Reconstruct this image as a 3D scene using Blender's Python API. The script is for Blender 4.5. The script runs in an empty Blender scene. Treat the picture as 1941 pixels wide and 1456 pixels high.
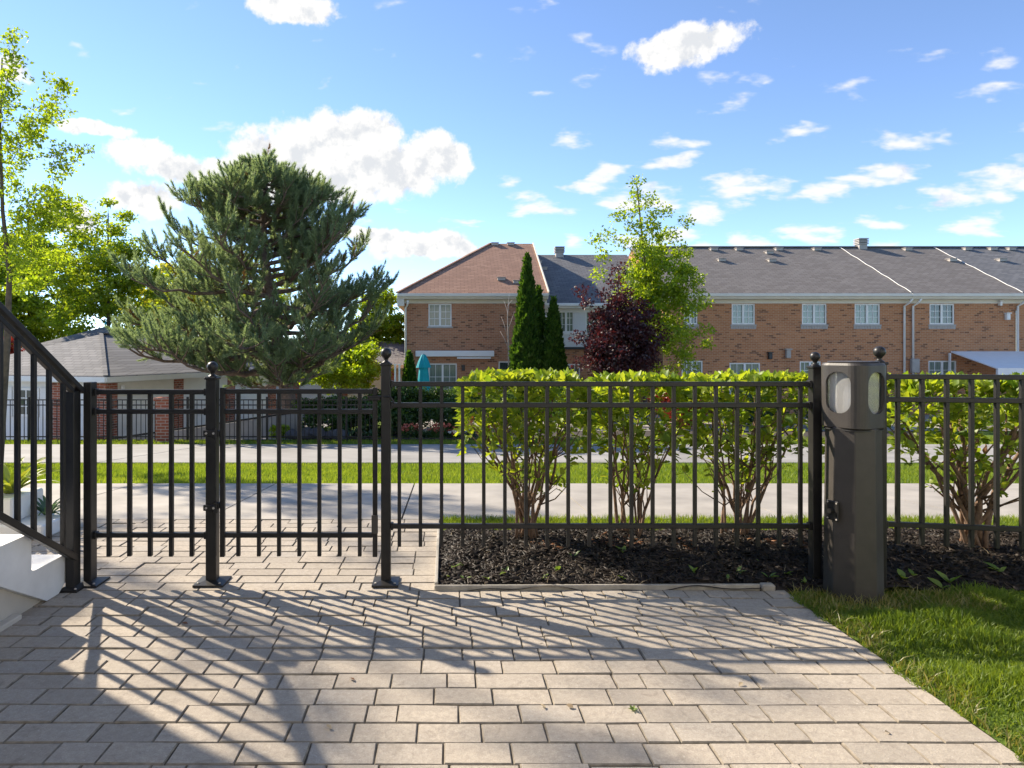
import bpy, bmesh, math, random
import numpy as np
from mathutils import Vector, Matrix, Euler
R = math.radians
random.seed(7); rng = np.random.default_rng(7)
S = bpy.context.scene
COL = S.collection

# ------------------------------------------------------------------ camera
EYE = 1.257; F = 1294.0; VX, VY = 845.0, 665.0
cam_d = bpy.data.cameras.new('camera'); cam = bpy.data.objects.new('camera', cam_d); COL.objects.link(cam)
cam.location = (0, 0, EYE); cam.rotation_euler = (R(90), 0, 0)
cam_d.sensor_width = 36; cam_d.lens = 24.0
cam_d.shift_x = (970.5 - VX) / 1941; cam_d.shift_y = (VY - 728) / 1941
cam_d.clip_start = 0.05; cam_d.clip_end = 2000
S.camera = cam

# ------------------------------------------------------------------ sun and sky
SUN_AZ, SUN_EL = 54.0, 34.0            # azimuth measured from +Y towards -X
sun_vec = Vector((-math.sin(R(SUN_AZ)) * math.cos(R(SUN_EL)), math.cos(R(SUN_AZ)) * math.cos(R(SUN_EL)), math.sin(R(SUN_EL))))
sl = bpy.data.lights.new('sun', 'SUN'); sun = bpy.data.objects.new('sun', sl); COL.objects.link(sun)
sl.energy = 3.95; sl.angle = R(0.8); sl.color = (1.0, 0.88, 0.71)
sun.rotation_euler = sun_vec.to_track_quat('Z', 'Y').to_euler(); sun.location = (-20, 20, 30)
SKY = 0.138
S.view_settings.view_transform = 'Standard'; S.view_settings.look = 'None'
S.view_settings.exposure = 1.48; S.view_settings.gamma = 1.0
S.view_settings.use_curve_mapping = False
S.cycles.use_denoising = True
S.cycles.max_bounces = 8; S.cycles.diffuse_bounces = 4; S.cycles.transmission_bounces = 6; S.cycles.transparent_max_bounces = 8
S.cycles.sample_clamp_indirect = 8

class NT:
    def __init__(s, tree): s.t = tree; s.n = tree.nodes; s.l = tree.links
    def new(s, typ, **kw):
        n = s.n.new(typ)
        for k, v in kw.items(): setattr(n, k, v)
        return n
    def put(s, sock, v):
        if v is None: return
        if isinstance(v, bpy.types.NodeSocket): s.l.new(v, sock)
        else: sock.default_value = v
    def math(s, op, a, b=None, c=None, clamp=False):
        n = s.new('ShaderNodeMath', operation=op, use_clamp=clamp)
        for i, v in enumerate((a, b, c)): s.put(n.inputs[i], v) if v is not None else None
        return n.outputs[0]
    def noise(s, vec, scale, detail=4, rough=0.55, dist=0.0, out=0):
        n = s.new('ShaderNodeTexNoise'); s.put(n.inputs['Vector'], vec) if vec is not None else None
        n.inputs['Scale'].default_value = scale; n.inputs['Detail'].default_value = detail
        n.inputs['Roughness'].default_value = rough; n.inputs['Distortion'].default_value = dist
        return n.outputs[out]
    def ramp(s, fac, stops, interp='LINEAR'):
        n = s.new('ShaderNodeValToRGB'); s.put(n.inputs[0], fac); cr = n.color_ramp; cr.interpolation = interp
        while len(cr.elements) < len(stops): cr.elements.new(0.5)
        for e, (p, c) in zip(cr.elements, stops):
            e.position = p; e.color = (c, c, c, 1) if isinstance(c, (int, float)) else (*c, 1)
        return n.outputs[0]
    def mix(s, fac, a, b, blend='MIX'):
        n = s.new('ShaderNodeMix', data_type='RGBA', blend_type=blend)
        s.put(n.inputs[0], fac)
        for i, v in ((6, a), (7, b)):
            s.put(n.inputs[i], (*v, 1) if isinstance(v, tuple) and len(v) == 3 else v)
        return n.outputs[2]
    def smooth(s, v, lo, hi):
        n = s.new('ShaderNodeMapRange', interpolation_type='SMOOTHSTEP')
        s.put(n.inputs['Value'], v); n.inputs['From Min'].default_value = lo; n.inputs['From Max'].default_value = hi
        return n.outputs[0]
    def comb(s, x, y, z):
        n = s.new('ShaderNodeCombineXYZ')
        for i, v in enumerate((x, y, z)): s.put(n.inputs[i], v)
        return n.outputs[0]
    def vmath(s, op, a, b=None):
        n = s.new('ShaderNodeVectorMath', operation=op); s.put(n.inputs[0], a)
        if b is not None: s.put(n.inputs[1], b)
        return n.outputs[0]

W = bpy.data.worlds.new('World'); S.world = W; W.use_nodes = True
T = NT(W.node_tree); T.n.clear()
sky = T.new('ShaderNodeTexSky', sky_type='NISHITA'); sky.sun_disc = False
sky.sun_elevation = R(SUN_EL); sky.sun_rotation = R(-SUN_AZ)
sky.air_density = 0.62; sky.dust_density = 0.0; sky.ozone_density = 3.2; sky.altitude = 0
tc = T.new('ShaderNodeTexCoord'); D = tc.outputs['Generated']
sep = T.new('ShaderNodeSeparateXYZ'); T.l.new(D, sep.inputs[0])
az = T.math('ARCTAN2', sep.outputs[0], sep.outputs[1]); el = T.math('ARCSINE', sep.outputs[2])
wn = T.new('ShaderNodeSeparateColor'); T.l.new(T.noise(D, 9.0, 5, 0.6, out=1), wn.inputs[0])
azw = T.math('ADD', az, T.math('MULTIPLY', T.math('SUBTRACT', wn.outputs[0], 0.5), 0.085))
elw = T.math('ADD', el, T.math('MULTIPLY', T.math('SUBTRACT', wn.outputs[1], 0.5), 0.055))
def dirof(px, py):
    a = math.atan((px - VX) / F); return a, math.atan((VY - py) / F * math.cos(a))
# cumulus banks: compass direction and height of each billow
BANKS = [(530, 310, 105, 70), (640, 280, 95, 62), (700, 265, 60, 40), (735, 330, 120, 50), (825, 300, 70, 48), (640, 345, 150, 40), (460, 330, 80, 38),
         (265, 290, 65, 24), (350, 325, 85, 24), (280, 375, 65, 30), (140, 405, 50, 28), (170, 245, 60, 14), (5, 130, 34, 22),
         (800, 470, 100, 26), (730, 450, 60, 18), (1300, 92, 105, 34), (560, 8, 85, 26), (860, 478, 60, 18)]
m = None
for (px, py, rx, ry) in BANKS:
    a0, e0 = dirof(px, py)
    da = T.math('MULTIPLY', T.math('SUBTRACT', azw, a0), F / rx * 0.92)
    de = T.math('MULTIPLY', T.math('SUBTRACT', elw, e0), F / ry * 0.92)
    v = T.math('SUBTRACT', 1.0, T.math('ADD', T.math('MULTIPLY', da, da), T.math('MULTIPLY', de, de)))
    m = v if m is None else T.math('SMOOTH_MAX', m, v, 0.25)
m = T.math('MAXIMUM', m, -1.0)
fbm = T.noise(D, 26.0, 8, 0.62)
a1 = T.smooth(T.math('ADD', m, T.math('MULTIPLY', T.math('SUBTRACT', fbm, 0.5), 2.4)), -0.08, 0.50)
# small fair-weather cells, laid on a flat layer overhead so that they pack closer towards the horizon
zc = T.math('ADD', T.math('MAXIMUM', sep.outputs[2], 0.0), 0.28)
pl = T.comb(T.math('DIVIDE', sep.outputs[0], zc), T.math('DIVIDE', sep.outputs[1], zc), 0.0)
rotm = T.new('ShaderNodeMapping'); T.l.new(pl, rotm.inputs[0]); rotm.inputs['Rotation'].default_value = (0, 0, R(24)); rotm.inputs['Scale'].default_value = (0.9, 1.25, 1)
wv_ = T.noise(rotm.outputs[0], 5.0, 4, 0.6, out=1)
vor = T.new('ShaderNodeTexVoronoi', voronoi_dimensions='2D', feature='SMOOTH_F1'); vor.inputs['Scale'].default_value = 5.4; vor.inputs['Smoothness'].default_value = 0.25
T.l.new(T.vmath('ADD', rotm.outputs[0], T.vmath('MULTIPLY', T.vmath('SUBTRACT', wv_, (0.5, 0.5, 0.5)), (0.34, 0.34, 0.0))), vor.inputs['Vector'])
cell = T.math('ADD', T.math('SUBTRACT', 0.5, vor.outputs['Distance']), T.math('MULTIPLY', T.math('SUBTRACT', T.noise(rotm.outputs[0], 22.0, 5, 0.6), 0.5), 0.42))
big = T.noise(pl, 0.8, 2, 0.5)
east = T.math('MULTIPLY', T.smooth(az, -0.02, 0.30), T.math('SUBTRACT', 1.0, T.smooth(el, 0.20, 0.36)))
cover = T.math('ADD', T.math('SUBTRACT', T.math('MULTIPLY', east, 0.38), 0.36), T.math('MULTIPLY', T.math('SUBTRACT', big, 0.5), 0.75))
a2 = T.smooth(T.math('ADD', cell, cover), 0.0, 0.34)
a2 = T.math('MULTIPLY', a2, T.smooth(sep.outputs[2], 0.03, 0.14))
alpha = T.math('MAXIMUM', a1, T.math('MULTIPLY', a2, 0.9))
sh = T.noise(T.vmath('ADD', D, (-0.012, 0.0, 0.016)), 26.0, 8, 0.62)
lum = T.math('ADD', T.math('SUBTRACT', 0.93, T.math('MULTIPLY', T.smooth(m, 0.1, 1.0), 0.16)), T.math('MULTIPLY', T.math('SUBTRACT', fbm, sh), 1.3))
lum = T.math('MINIMUM', T.math('MAXIMUM', lum, 0.62), 1.0)
cw = T.mix(T.smooth(lum, 0.55, 0.90), (2.0, 2.08, 2.2), (2.78, 2.75, 2.7))
hs = T.new('ShaderNodeHueSaturation'); T.l.new(sky.outputs[0], hs.inputs['Color']); hs.inputs['Saturation'].default_value = 0.97; hs.inputs['Value'].default_value = 0.80
bg = T.new('ShaderNodeBackground'); bg.inputs['Strength'].default_value = SKY
T.l.new(T.mix(alpha, hs.outputs[0], cw), bg.inputs['Color'])
wo = T.new('ShaderNodeOutputWorld'); T.l.new(bg.outputs[0], wo.inputs[0])
sky_hs = hs

# ------------------------------------------------------------------ helpers
ORG = {}
def P(px, py, y):
    return Vector(((px - VX) / F * y, y, EYE - (py - VY) * y / F))
def XP(px, y): return (px - VX) / F * y
def ZP(py, y): return EYE - (py - VY) * y / F
def reg(o, parent, org):
    COL.objects.link(o); ORG[o.name] = Vector(org)
    if parent is not None:
        o.parent = parent; o.location = Vector(org) - ORG[parent.name]
    else: o.location = org
    return o
def tag(o, label=None, cat=None, group=None, kind=None):
    if label: o['label'] = label
    if cat: o['category'] = cat
    if group: o['group'] = group
    if kind: o['kind'] = kind
    return o
def thing(name, label, cat, loc, group=None):
    o = bpy.data.objects.new(name, None); o.empty_display_size = 0.2
    reg(o, None, loc); return tag(o, label, cat, group)
def np_mesh(name, V, Fc):
    V = np.asarray(V, dtype=np.float32); Fc = np.asarray(Fc, dtype=np.int32)
    me = bpy.data.meshes.new(name); n, k = Fc.shape
    me.vertices.add(len(V)); me.vertices.foreach_set('co', V.ravel())
    me.loops.add(n * k); me.loops.foreach_set('vertex_index', Fc.ravel())
    me.polygons.add(n); me.polygons.foreach_set('loop_start', np.arange(0, n * k, k, dtype=np.int32))
    me.update(calc_edges=True); me.validate(); return me
def np_obj(name, V, Fc, mat, parent=None, org=(0, 0, 0), smooth=False):
    V = np.asarray(V, dtype=np.float64)
    me = np_mesh(name, V - np.array(org)[None, :], Fc); me.materials.append(mat)
    if smooth: me.polygons.foreach_set('use_smooth', np.ones(len(me.polygons), dtype=bool))
    return reg(bpy.data.objects.new(name, me), parent, org)

class MB:
    def __init__(s): s.v = []; s.f = []
    def add(s, vs, fs):
        k = len(s.v); s.v += [tuple(v) for v in vs]; s.f += [tuple(i + k for i in f) for f in fs]; return s
    def box(s, x0, x1, y0, y1, z0, z1):
        return s.add([(x0, y0, z0), (x1, y0, z0), (x1, y1, z0), (x0, y1, z0), (x0, y0, z1), (x1, y0, z1), (x1, y1, z1), (x0, y1, z1)],
                     [(3, 2, 1, 0), (4, 5, 6, 7), (0, 1, 5, 4), (1, 2, 6, 5), (2, 3, 7, 6), (3, 0, 4, 7)])
    def bar(s, a, b, w, h, up=(0, 0, 1)):
        a = Vector(a); b = Vector(b); d = (b - a).normalized(); u = Vector(up)
        x = d.cross(u)
        x = x.normalized() if x.length > 1e-5 else Vector((1, 0, 0)); u = x.cross(d).normalized()
        vs = []
        for p in (a, b):
            vs += [p - x * w / 2 - u * h / 2, p + x * w / 2 - u * h / 2, p + x * w / 2 + u * h / 2, p - x * w / 2 + u * h / 2]
        return s.add(vs, [(0, 1, 2, 3)[::-1], (4, 5, 6, 7), (0, 1, 5, 4), (1, 2, 6, 5), (2, 3, 7, 6), (3, 0, 4, 7)])
    def tube(s, pts, rad, n=8, cap=True):
        pts = [Vector(p) for p in pts]; m_ = len(pts)
        if not hasattr(rad, '__len__'): rad = [rad] * m_
        vs = []; u = None
        for i, p in enumerate(pts):
            d = (pts[min(i + 1, m_ - 1)] - pts[max(i - 1, 0)])
            d = d.normalized() if d.length > 1e-9 else Vector((0, 0, 1))
            if u is None: u = d.orthogonal().normalized()
            else:
                u = u - d * u.dot(d); u = u.normalized() if u.length > 1e-6 else d.orthogonal().normalized()
            w = d.cross(u)
            vs += [p + (u * math.cos(2 * math.pi * k / n) + w * math.sin(2 * math.pi * k / n)) * rad[i] for k in range(n)]
        fs = [(i * n + k, i * n + (k + 1) % n, (i + 1) * n + (k + 1) % n, (i + 1) * n + k) for i in range(m_ - 1) for k in range(n)]
        if cap: fs += [tuple(range(n))[::-1], tuple(range((m_ - 1) * n, m_ * n))]
        return s.add(vs, fs)
    def lathe(s, c, prof, n=20):
        c = Vector(c); vs = []; k_ = len(prof)
        for (r, z) in prof: vs += [c + Vector((r * math.cos(2 * math.pi * k / n), r * math.sin(2 * math.pi * k / n), z)) for k in range(n)]
        fs = [(i * n + k, i * n + (k + 1) % n, (i + 1) * n + (k + 1) % n, (i + 1) * n + k) for i in range(k_ - 1) for k in range(n)]
        fs += [tuple(range(n))[::-1], tuple(range((k_ - 1) * n, k_ * n))]
        return s.add(vs, fs)
    def prism(s, poly, d):
        n = len(poly); d = Vector(d); vs = [Vector(p) for p in poly] + [Vector(p) + d for p in poly]
        return s.add(vs, [tuple(range(n)), tuple(range(2 * n - 1, n - 1, -1))] + [(i, i + n, (i + 1) % n + n, (i + 1) % n) for i in range(n)])
    def mesh(s, name, mat, org=(0, 0, 0), bevel=0, smooth=False, seg=1):
        me = bpy.data.meshes.new(name); o = Vector(org)
        me.from_pydata([Vector(v) - o for v in s.v], [], s.f)
        bm = bmesh.new(); bm.from_mesh(me)
        bmesh.ops.recalc_face_normals(bm, faces=bm.faces)
        if bevel: bmesh.ops.bevel(bm, geom=bm.edges[:], offset=bevel, segments=seg, affect='EDGES', profile=0.6, clamp_overlap=True)
        bm.to_mesh(me); bm.free()
        if smooth: me.polygons.foreach_set('use_smooth', np.ones(len(me.polygons), dtype=bool))
        me.materials.append(mat); return me
    def build(s, name, mat, parent=None, org=None, bevel=0, smooth=False, seg=1):
        if org is None: org = ORG[parent.name] if parent is not None else (0, 0, 0)
        return reg(bpy.data.objects.new(name, s.mesh(name, mat, org, bevel, smooth, seg)), parent, org)
def copy_tree(o, loc, parent=None, rz=None):
    c = o.copy(); org = Vector(loc); c.parent = None
    COL.objects.link(c); ORG[c.name] = org
    if parent is not None: c.parent = parent; c.location = org - ORG[parent.name]
    else: c.location = org
    if rz is not None: c.rotation_euler.z = rz
    for ch in [x for x in KIDS.get(o.name, [])]:
        k = ch.copy(); COL.objects.link(k); k.parent = c; k.matrix_parent_inverse = Matrix(); ORG[k.name] = org
    return c
KIDS = {}

# ------------------------------------------------------------------ materials
def mat(name):
    m_ = bpy.data.materials.new(name); m_.use_nodes = True; t = NT(m_.node_tree)
    b = m_.node_tree.nodes['Principled BSDF']; return m_, t, b
def objco(t): return t.new('ShaderNodeTexCoord').outputs['Object']
def geopos(t): return t.new('ShaderNodeNewGeometry').outputs['Position']
def rnd(t):
    g = t.new('ShaderNodeNewGeometry'); o = t.new('ShaderNodeObjectInfo')
    return t.math('FRACT', t.math('ADD', g.outputs['Random Per Island'], t.math('MULTIPLY', o.outputs['Random'], 7.31)))
def bump(t, b, h, strength=0.3, dist=0.01):
    n = t.new('ShaderNodeBump'); n.inputs['Strength'].default_value = strength; n.inputs['Distance'].default_value = dist
    t.put(n.inputs['Height'], h); t.l.new(n.outputs[0], b.inputs['Normal'])
def simple(name, col, rough=0.5, metal=0.0, var=0.0, nscale=8, bmp=0.0, spec=0.5):
    m_, t, b = mat(name); pos = geopos(t)
    n = t.noise(pos, nscale, 5)
    lo = tuple(c * (1 - var) for c in col); hi = tuple(min(1, c * (1 + var)) for c in col)
    t.put(b.inputs['Base Color'], t.ramp(n, [(0.3, lo), (0.7, hi)]))
    b.inputs['Roughness'].default_value = rough; b.inputs['Metallic'].default_value = metal
    b.inputs['Specular IOR Level'].default_value = spec
    if bmp: bump(t, b, t.noise(pos, nscale * 8, 3), bmp, 0.004)
    return m_
M = {}
# clay-grey concrete pavers
m_, t, b = mat('paver'); pos = geopos(t); r = rnd(t)
c = t.ramp(r, [(0.0, (0.36, 0.32, 0.265)), (0.35, (0.43, 0.38, 0.31)), (0.7, (0.475, 0.415, 0.335)), (1.0, (0.39, 0.36, 0.315))])
c = t.mix(t.ramp(t.noise(pos, 5, 4), [(0.3, 0.0), (0.7, 0.75)]), c, t.mix(0.55, c, (0.34, 0.29, 0.24)))
c = t.mix(t.ramp(t.noise(pos, 42, 4, 0.65), [(0.38, 0.42), (0.6, 0.0)]), c, (0.27, 0.23, 0.19))
c = t.mix(t.ramp(t.noise(pos, 190, 3, 0.7), [(0.42, 0.32), (0.55, 0.0)]), c, (0.22, 0.19, 0.165))
c = t.mix(t.ramp(t.noise(pos, 90, 2, 0.6), [(0.66, 0.0), (0.74, 0.5)]), c, (0.62, 0.57, 0.50))
c = t.mix(t.ramp(t.noise(pos, 14, 5, 0.7, 0.6), [(0.56, 0.0), (0.72, 0.55)]), c, (0.19, 0.16, 0.13))
t.put(b.inputs['Base Color'], c); b.inputs['Roughness'].default_value = 0.9; b.inputs['Specular IOR Level'].default_value = 0.25
bump(t, b, t.math('ADD', t.noise(pos, 230, 4, 0.7), t.math('MULTIPLY', t.noise(pos, 34, 4, 0.6), 1.2)), 0.55, 0.004); M['paver'] = m_
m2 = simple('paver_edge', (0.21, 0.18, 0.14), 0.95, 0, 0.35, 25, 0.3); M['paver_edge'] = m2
M['sand'] = simple('joint_sand', (0.10, 0.08, 0.06), 0.95, 0, 0.3, 60, 0.3)
M['metal'] = simple('black_painted_metal', (0.017, 0.016, 0.0155), 0.40, 0, 0.30, 9, 0.08, 0.35)
M['bollard'] = simple('dark_bronze_plastic', (0.044, 0.038, 0.033), 0.5, 0, 0.14, 14, 0.12)
M['bollard_dark'] = simple('dark_inside', (0.02, 0.02, 0.02), 0.6)
M['concrete'] = simple('pale_concrete', (0.305, 0.28, 0.245), 0.85, 0, 0.22, 2.2, 0.25)
M['lane'] = simple('lane_concrete', (0.25, 0.24, 0.225), 0.85, 0, 0.22, 0.9, 0.25)
M['kerb'] = simple('edging_stone', (0.30, 0.275, 0.235), 0.85, 0, 0.25, 12, 0.4)
M['white'] = simple('white_paint', (0.78, 0.77, 0.74), 0.5, 0, 0.04, 3)
M['stair_white'] = simple('white_precast', (0.72, 0.715, 0.70), 0.6, 0, 0.10, 5, 0.05)
M['beige'] = simple('beige_skirt', (0.50, 0.46, 0.40), 0.7, 0, 0.1, 5)
M['cream'] = simple('cream_trim', (0.68, 0.64, 0.55), 0.55, 0, 0.05, 3)
M['vent'] = simple('grey_vent', (0.36, 0.33, 0.30), 0.5, 0, 0.1, 5)
M['dark'] = simple('dark_metal', (0.03, 0.03, 0.03), 0.5)
M['teal'] = simple('teal_canvas', (0.0, 0.30, 0.36), 0.8, 0, 0.1, 6)
M['awning'] = simple('awning_canvas', (0.80, 0.79, 0.78), 0.7, 0, 0.03, 4)
M['soil'] = simple('soil', (0.035, 0.026, 0.02), 0.95, 0, 0.4, 30, 0.6)
M['rock'] = simple('dark_rock', (0.06, 0.06, 0.068), 0.85, 0, 0.35, 5, 0.6)
M['bark_pine'] = simple('pine_bark', (0.15, 0.105, 0.08), 0.95, 0, 0.4, 11, 0.6)
M['bark'] = simple('grey_bark', (0.10, 0.08, 0.06), 0.95, 0, 0.35, 14, 0.5)
M['stem'] = simple('shrub_stem', (0.17, 0.105, 0.065), 0.85, 0, 0.45, 40, 0.4)
M['birch'] = simple('pale_bark', (0.45, 0.40, 0.36), 0.9, 0, 0.2, 20, 0.3)

def leaf(name, c0, c1, tr, tmix=0.5, gloss=0.06, rough=0.4, nscale=0.0):
    m_ = bpy.data.materials.new(name); m_.use_nodes = True; t = NT(m_.node_tree); t.n.clear()
    r = rnd(t)
    if nscale: r = t.math('ADD', t.math('MULTIPLY', r, 0.6), t.math('MULTIPLY', t.ramp(t.noise(geopos(t), nscale, 3), [(0.3, 0.0), (0.7, 1.0)]), 0.4))
    col = t.ramp(r, [(0.0, c0), (1.0, c1)])
    d = t.new('ShaderNodeBsdfDiffuse'); t.l.new(col, d.inputs[0])
    tl = t.new('ShaderNodeBsdfTranslucent'); t.l.new(t.mix(1.0, col, tr, 'MULTIPLY'), tl.inputs[0])
    mx = t.new('ShaderNodeMixShader'); mx.inputs[0].default_value = tmix; t.l.new(d.outputs[0], mx.inputs[1]); t.l.new(tl.outputs[0], mx.inputs[2])
    g = t.new('ShaderNodeBsdfGlossy'); g.inputs['Roughness'].default_value = rough
    m2 = t.new('ShaderNodeMixShader'); m2.inputs[0].default_value = gloss; t.l.new(mx.outputs[0], m2.inputs[1]); t.l.new(g.outputs[0], m2.inputs[2])
    o = t.new('ShaderNodeOutputMaterial'); t.l.new(m2.outputs[0], o.inputs[0]); return m_
M['hedge_leaf'] = leaf('hedge_leaf', (0.095, 0.17, 0.015), (0.27, 0.33, 0.035), (2.15, 1.9, 0.7), 0.5, 0.03, 0.45)
M['hedge_leaf_red'] = leaf('hedge_leaf_reddish', (0.20, 0.07, 0.03), (0.24, 0.12, 0.04), (1.8, 1.2, 0.8), 0.45, 0.07)
M['weed_leaf'] = leaf('weed_leaf', (0.10, 0.18, 0.03), (0.22, 0.30, 0.06), (1.6, 1.4, 0.8), 0.4, 0.05)
M['lime_leaf'] = leaf('lime_leaf', (0.13, 0.21, 0.015), (0.28, 0.35, 0.03), (2.0, 1.9, 0.6), 0.55, 0.03)
M['green_leaf'] = leaf('green_leaf', (0.10, 0.18, 0.015), (0.24, 0.31, 0.03), (2.3, 2.0, 0.6), 0.55, 0.03)
M['gold_leaf'] = leaf('golden_leaf', (0.18, 0.23, 0.02), (0.34, 0.35, 0.04), (2.1, 1.8, 0.6), 0.55, 0.03)
M['plum_leaf'] = leaf('plum_leaf', (0.028, 0.010, 0.014), (0.075, 0.022, 0.022), (2.0, 1.0, 0.9), 0.35, 0.05, 0.45)
M['cedar_leaf'] = leaf('cedar_leaf', (0.022, 0.065, 0.012), (0.075, 0.15, 0.02), (2.0, 1.8, 0.6), 0.35, 0.02)
M['shrub_leaf'] = leaf('shrub_leaf', (0.02, 0.06, 0.012), (0.07, 0.13, 0.025), (1.7, 1.5, 0.6), 0.4, 0.04)
M['needle'] = leaf('pine_needle', (0.15, 0.21, 0.12), (0.28, 0.33, 0.19), (1.5, 1.55, 0.9), 0.45, 0.03, 0.4, 0.7)
M['needle_brown'] = leaf('pine_needle_brown', (0.16, 0.10, 0.04), (0.20, 0.13, 0.05), (1.4, 1.1, 0.7), 0.35, 0.02)
M['red_leaf'] = leaf('red_leaf', (0.16, 0.015, 0.012), (0.30, 0.05, 0.02), (1.6, 1.0, 0.8), 0.4, 0.04)
M['hosta'] = leaf('hosta_leaf', (0.05, 0.11, 0.05), (0.11, 0.19, 0.09), (1.4, 1.4, 0.9), 0.35, 0.06)
M['strap'] = leaf('strap_leaf', (0.16, 0.24, 0.03), (0.32, 0.36, 0.06), (1.7, 1.5, 0.6), 0.45, 0.06)
M['petal_red'] = leaf('petal_coral', (0.45, 0.09, 0.05), (0.60, 0.22, 0.16), (1.2, 1, 1), 0.3, 0.02)
M['petal_white'] = leaf('petal_white', (0.6, 0.6, 0.55), (0.75, 0.72, 0.7), (1, 1, 1), 0.3, 0.02)
M['grass'] = leaf('grass_blade', (0.065, 0.13, 0.014), (0.215, 0.275, 0.045), (1.9, 1.7, 0.6), 0.5, 0.02, 0.5, 1.1)
M['grass_gold'] = leaf('grass_blade_dry', (0.13, 0.15, 0.03), (0.30, 0.26, 0.09), (1.6, 1.4, 0.6), 0.4, 0.04)
M['chip'] = leaf('mulch_chip', (0.007, 0.006, 0.005), (0.042, 0.032, 0.025), (0, 0, 0), 0.0, 0.025, 0.5)
M['chip_brown'] = leaf('mulch_chip_brown', (0.10, 0.045, 0.02), (0.22, 0.10, 0.045), (0, 0, 0), 0.0, 0.03)
M['straw'] = leaf('dry_stalk', (0.25, 0.19, 0.12), (0.42, 0.34, 0.22), (1, 1, 1), 0.2, 0.03)
# soil-coloured turf under the blades
m_, t, b = mat('turf'); pos = geopos(t)
c = t.ramp(t.noise(pos, 1.4, 5, 0.6), [(0.3, (0.075, 0.125, 0.018)), (0.55, (0.12, 0.175, 0.025)), (0.8, (0.16, 0.20, 0.035))])
c = t.mix(t.ramp(t.noise(pos, 55, 3), [(0.35, 0.6), (0.6, 0.0)]), c, (0.035, 0.06, 0.012))
t.put(b.inputs['Base Color'], c); b.inputs['Roughness'].default_value = 0.95; b.inputs['Specular IOR Level'].default_value = 0.1
bump(t, b, t.noise(pos, 70, 3), 0.8, 0.02); M['turf'] = m_
def brickmat(name, light, mid, darkc, mortar, axis='x', sc=1.0, dark_share=0.16):
    m_, t, b = mat(name); pos = geopos(t); sp = t.new('ShaderNodeSeparateXYZ'); t.l.new(pos, sp.inputs[0])
    u = sp.outputs[0] if axis == 'x' else (sp.outputs[1] if axis == 'y' else t.math('ADD', sp.outputs[0], sp.outputs[1]))
    vec = t.comb(u, sp.outputs[2], 0.0)
    br = t.new('ShaderNodeTexBrick'); t.l.new(vec, br.inputs['Vector']); br.offset = 0.5
    br.inputs['Color1'].default_value = (0, 0, 0, 1); br.inputs['Color2'].default_value = (1, 1, 1, 1); br.inputs['Mortar'].default_value = (0.5, 0.5, 0.5, 1)
    br.inputs['Scale'].default_value = 1; br.inputs['Brick Width'].default_value = 0.215 * sc; br.inputs['Row Height'].default_value = 0.075 * sc
    br.inputs['Mortar Size'].default_value = 0.0075 * sc; br.inputs['Mortar Smooth'].default_value = 0.2; br.inputs['Bias'].default_value = 0
    c = t.ramp(br.outputs['Color'], [(0.0, darkc), (dark_share * 0.5, darkc), (dark_share, mid), (0.6, light), (1.0, mid)])
    st = t.noise(t.comb(t.math('MULTIPLY', u, 0.45), sp.outputs[2], 0.0), 2.3, 4, 0.6)
    c = t.mix(t.ramp(st, [(0.3, 0.30), (0.6, 0.0)]), c, darkc)
    c = t.mix(t.ramp(t.noise(pos, 12, 3), [(0.3, 0.25), (0.7, 0.0)]), c, mid)
    c = t.mix(br.outputs['Fac'], c, mortar)
    t.put(b.inputs['Base Color'], c); b.inputs['Roughness'].default_value = 0.9; b.inputs['Specular IOR Level'].default_value = 0.2
    bump(t, b, t.math('SUBTRACT', 1.0, br.outputs['Fac']), 0.6, 0.01); return m_
M['brick'] = brickmat('tan_brick', (0.53, 0.245, 0.115), (0.45, 0.19, 0.085), (0.18, 0.08, 0.045), (0.48, 0.34, 0.23))
M['brick_left'] = brickmat('brown_brick', (0.51, 0.24, 0.13), (0.42, 0.185, 0.10), (0.16, 0.075, 0.045), (0.46, 0.33, 0.23))
M['brick_side'] = brickmat('tan_brick_side', (0.53, 0.245, 0.115), (0.45, 0.19, 0.085), (0.18, 0.08, 0.045), (0.48, 0.34, 0.23), 'y')
M['brick_red'] = brickmat('red_brick', (0.36, 0.12, 0.07), (0.28, 0.085, 0.05), (0.13, 0.05, 0.035), (0.42, 0.36, 0.30), 'xy')
def shingle(name, c0, c1, c2):
    m_, t, b = mat(name); pos = geopos(t); sp = t.new('ShaderNodeSeparateXYZ'); t.l.new(pos, sp.inputs[0])
    vec = t.comb(sp.outputs[0], t.math('MULTIPLY', sp.outputs[2], 1.9), 0.0)
    br = t.new('ShaderNodeTexBrick'); t.l.new(vec, br.inputs['Vector'])
    br.inputs['Color1'].default_value = (0, 0, 0, 1); br.inputs['Color2'].default_value = (1, 1, 1, 1); br.inputs['Mortar'].default_value = (0, 0, 0, 1)
    br.inputs['Scale'].default_value = 1; br.inputs['Brick Width'].default_value = 0.33; br.inputs['Row Height'].default_value = 0.145
    br.inputs['Mortar Size'].default_value = 0.012; br.inputs['Mortar Smooth'].default_value = 0.4
    c = t.ramp(br.outputs['Color'], [(0, c0), (0.5, c1), (1, c2)])
    c = t.mix(t.ramp(t.noise(pos, 1.1, 5, 0.65, 0.4), [(0.35, 0.45), (0.65, 0.0)]), c, c0)
    c = t.mix(t.math('MULTIPLY', br.outputs['Fac'], 0.6), c, tuple(x * 0.45 for x in c0))
    t.put(b.inputs['Base Color'], c); b.inputs['Roughness'].default_value = 0.9; b.inputs['Specular IOR Level'].default_value = 0.2
    bump(t, b, t.math('SUBTRACT', 1.0, br.outputs['Fac']), 0.5, 0.02); return m_
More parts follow.
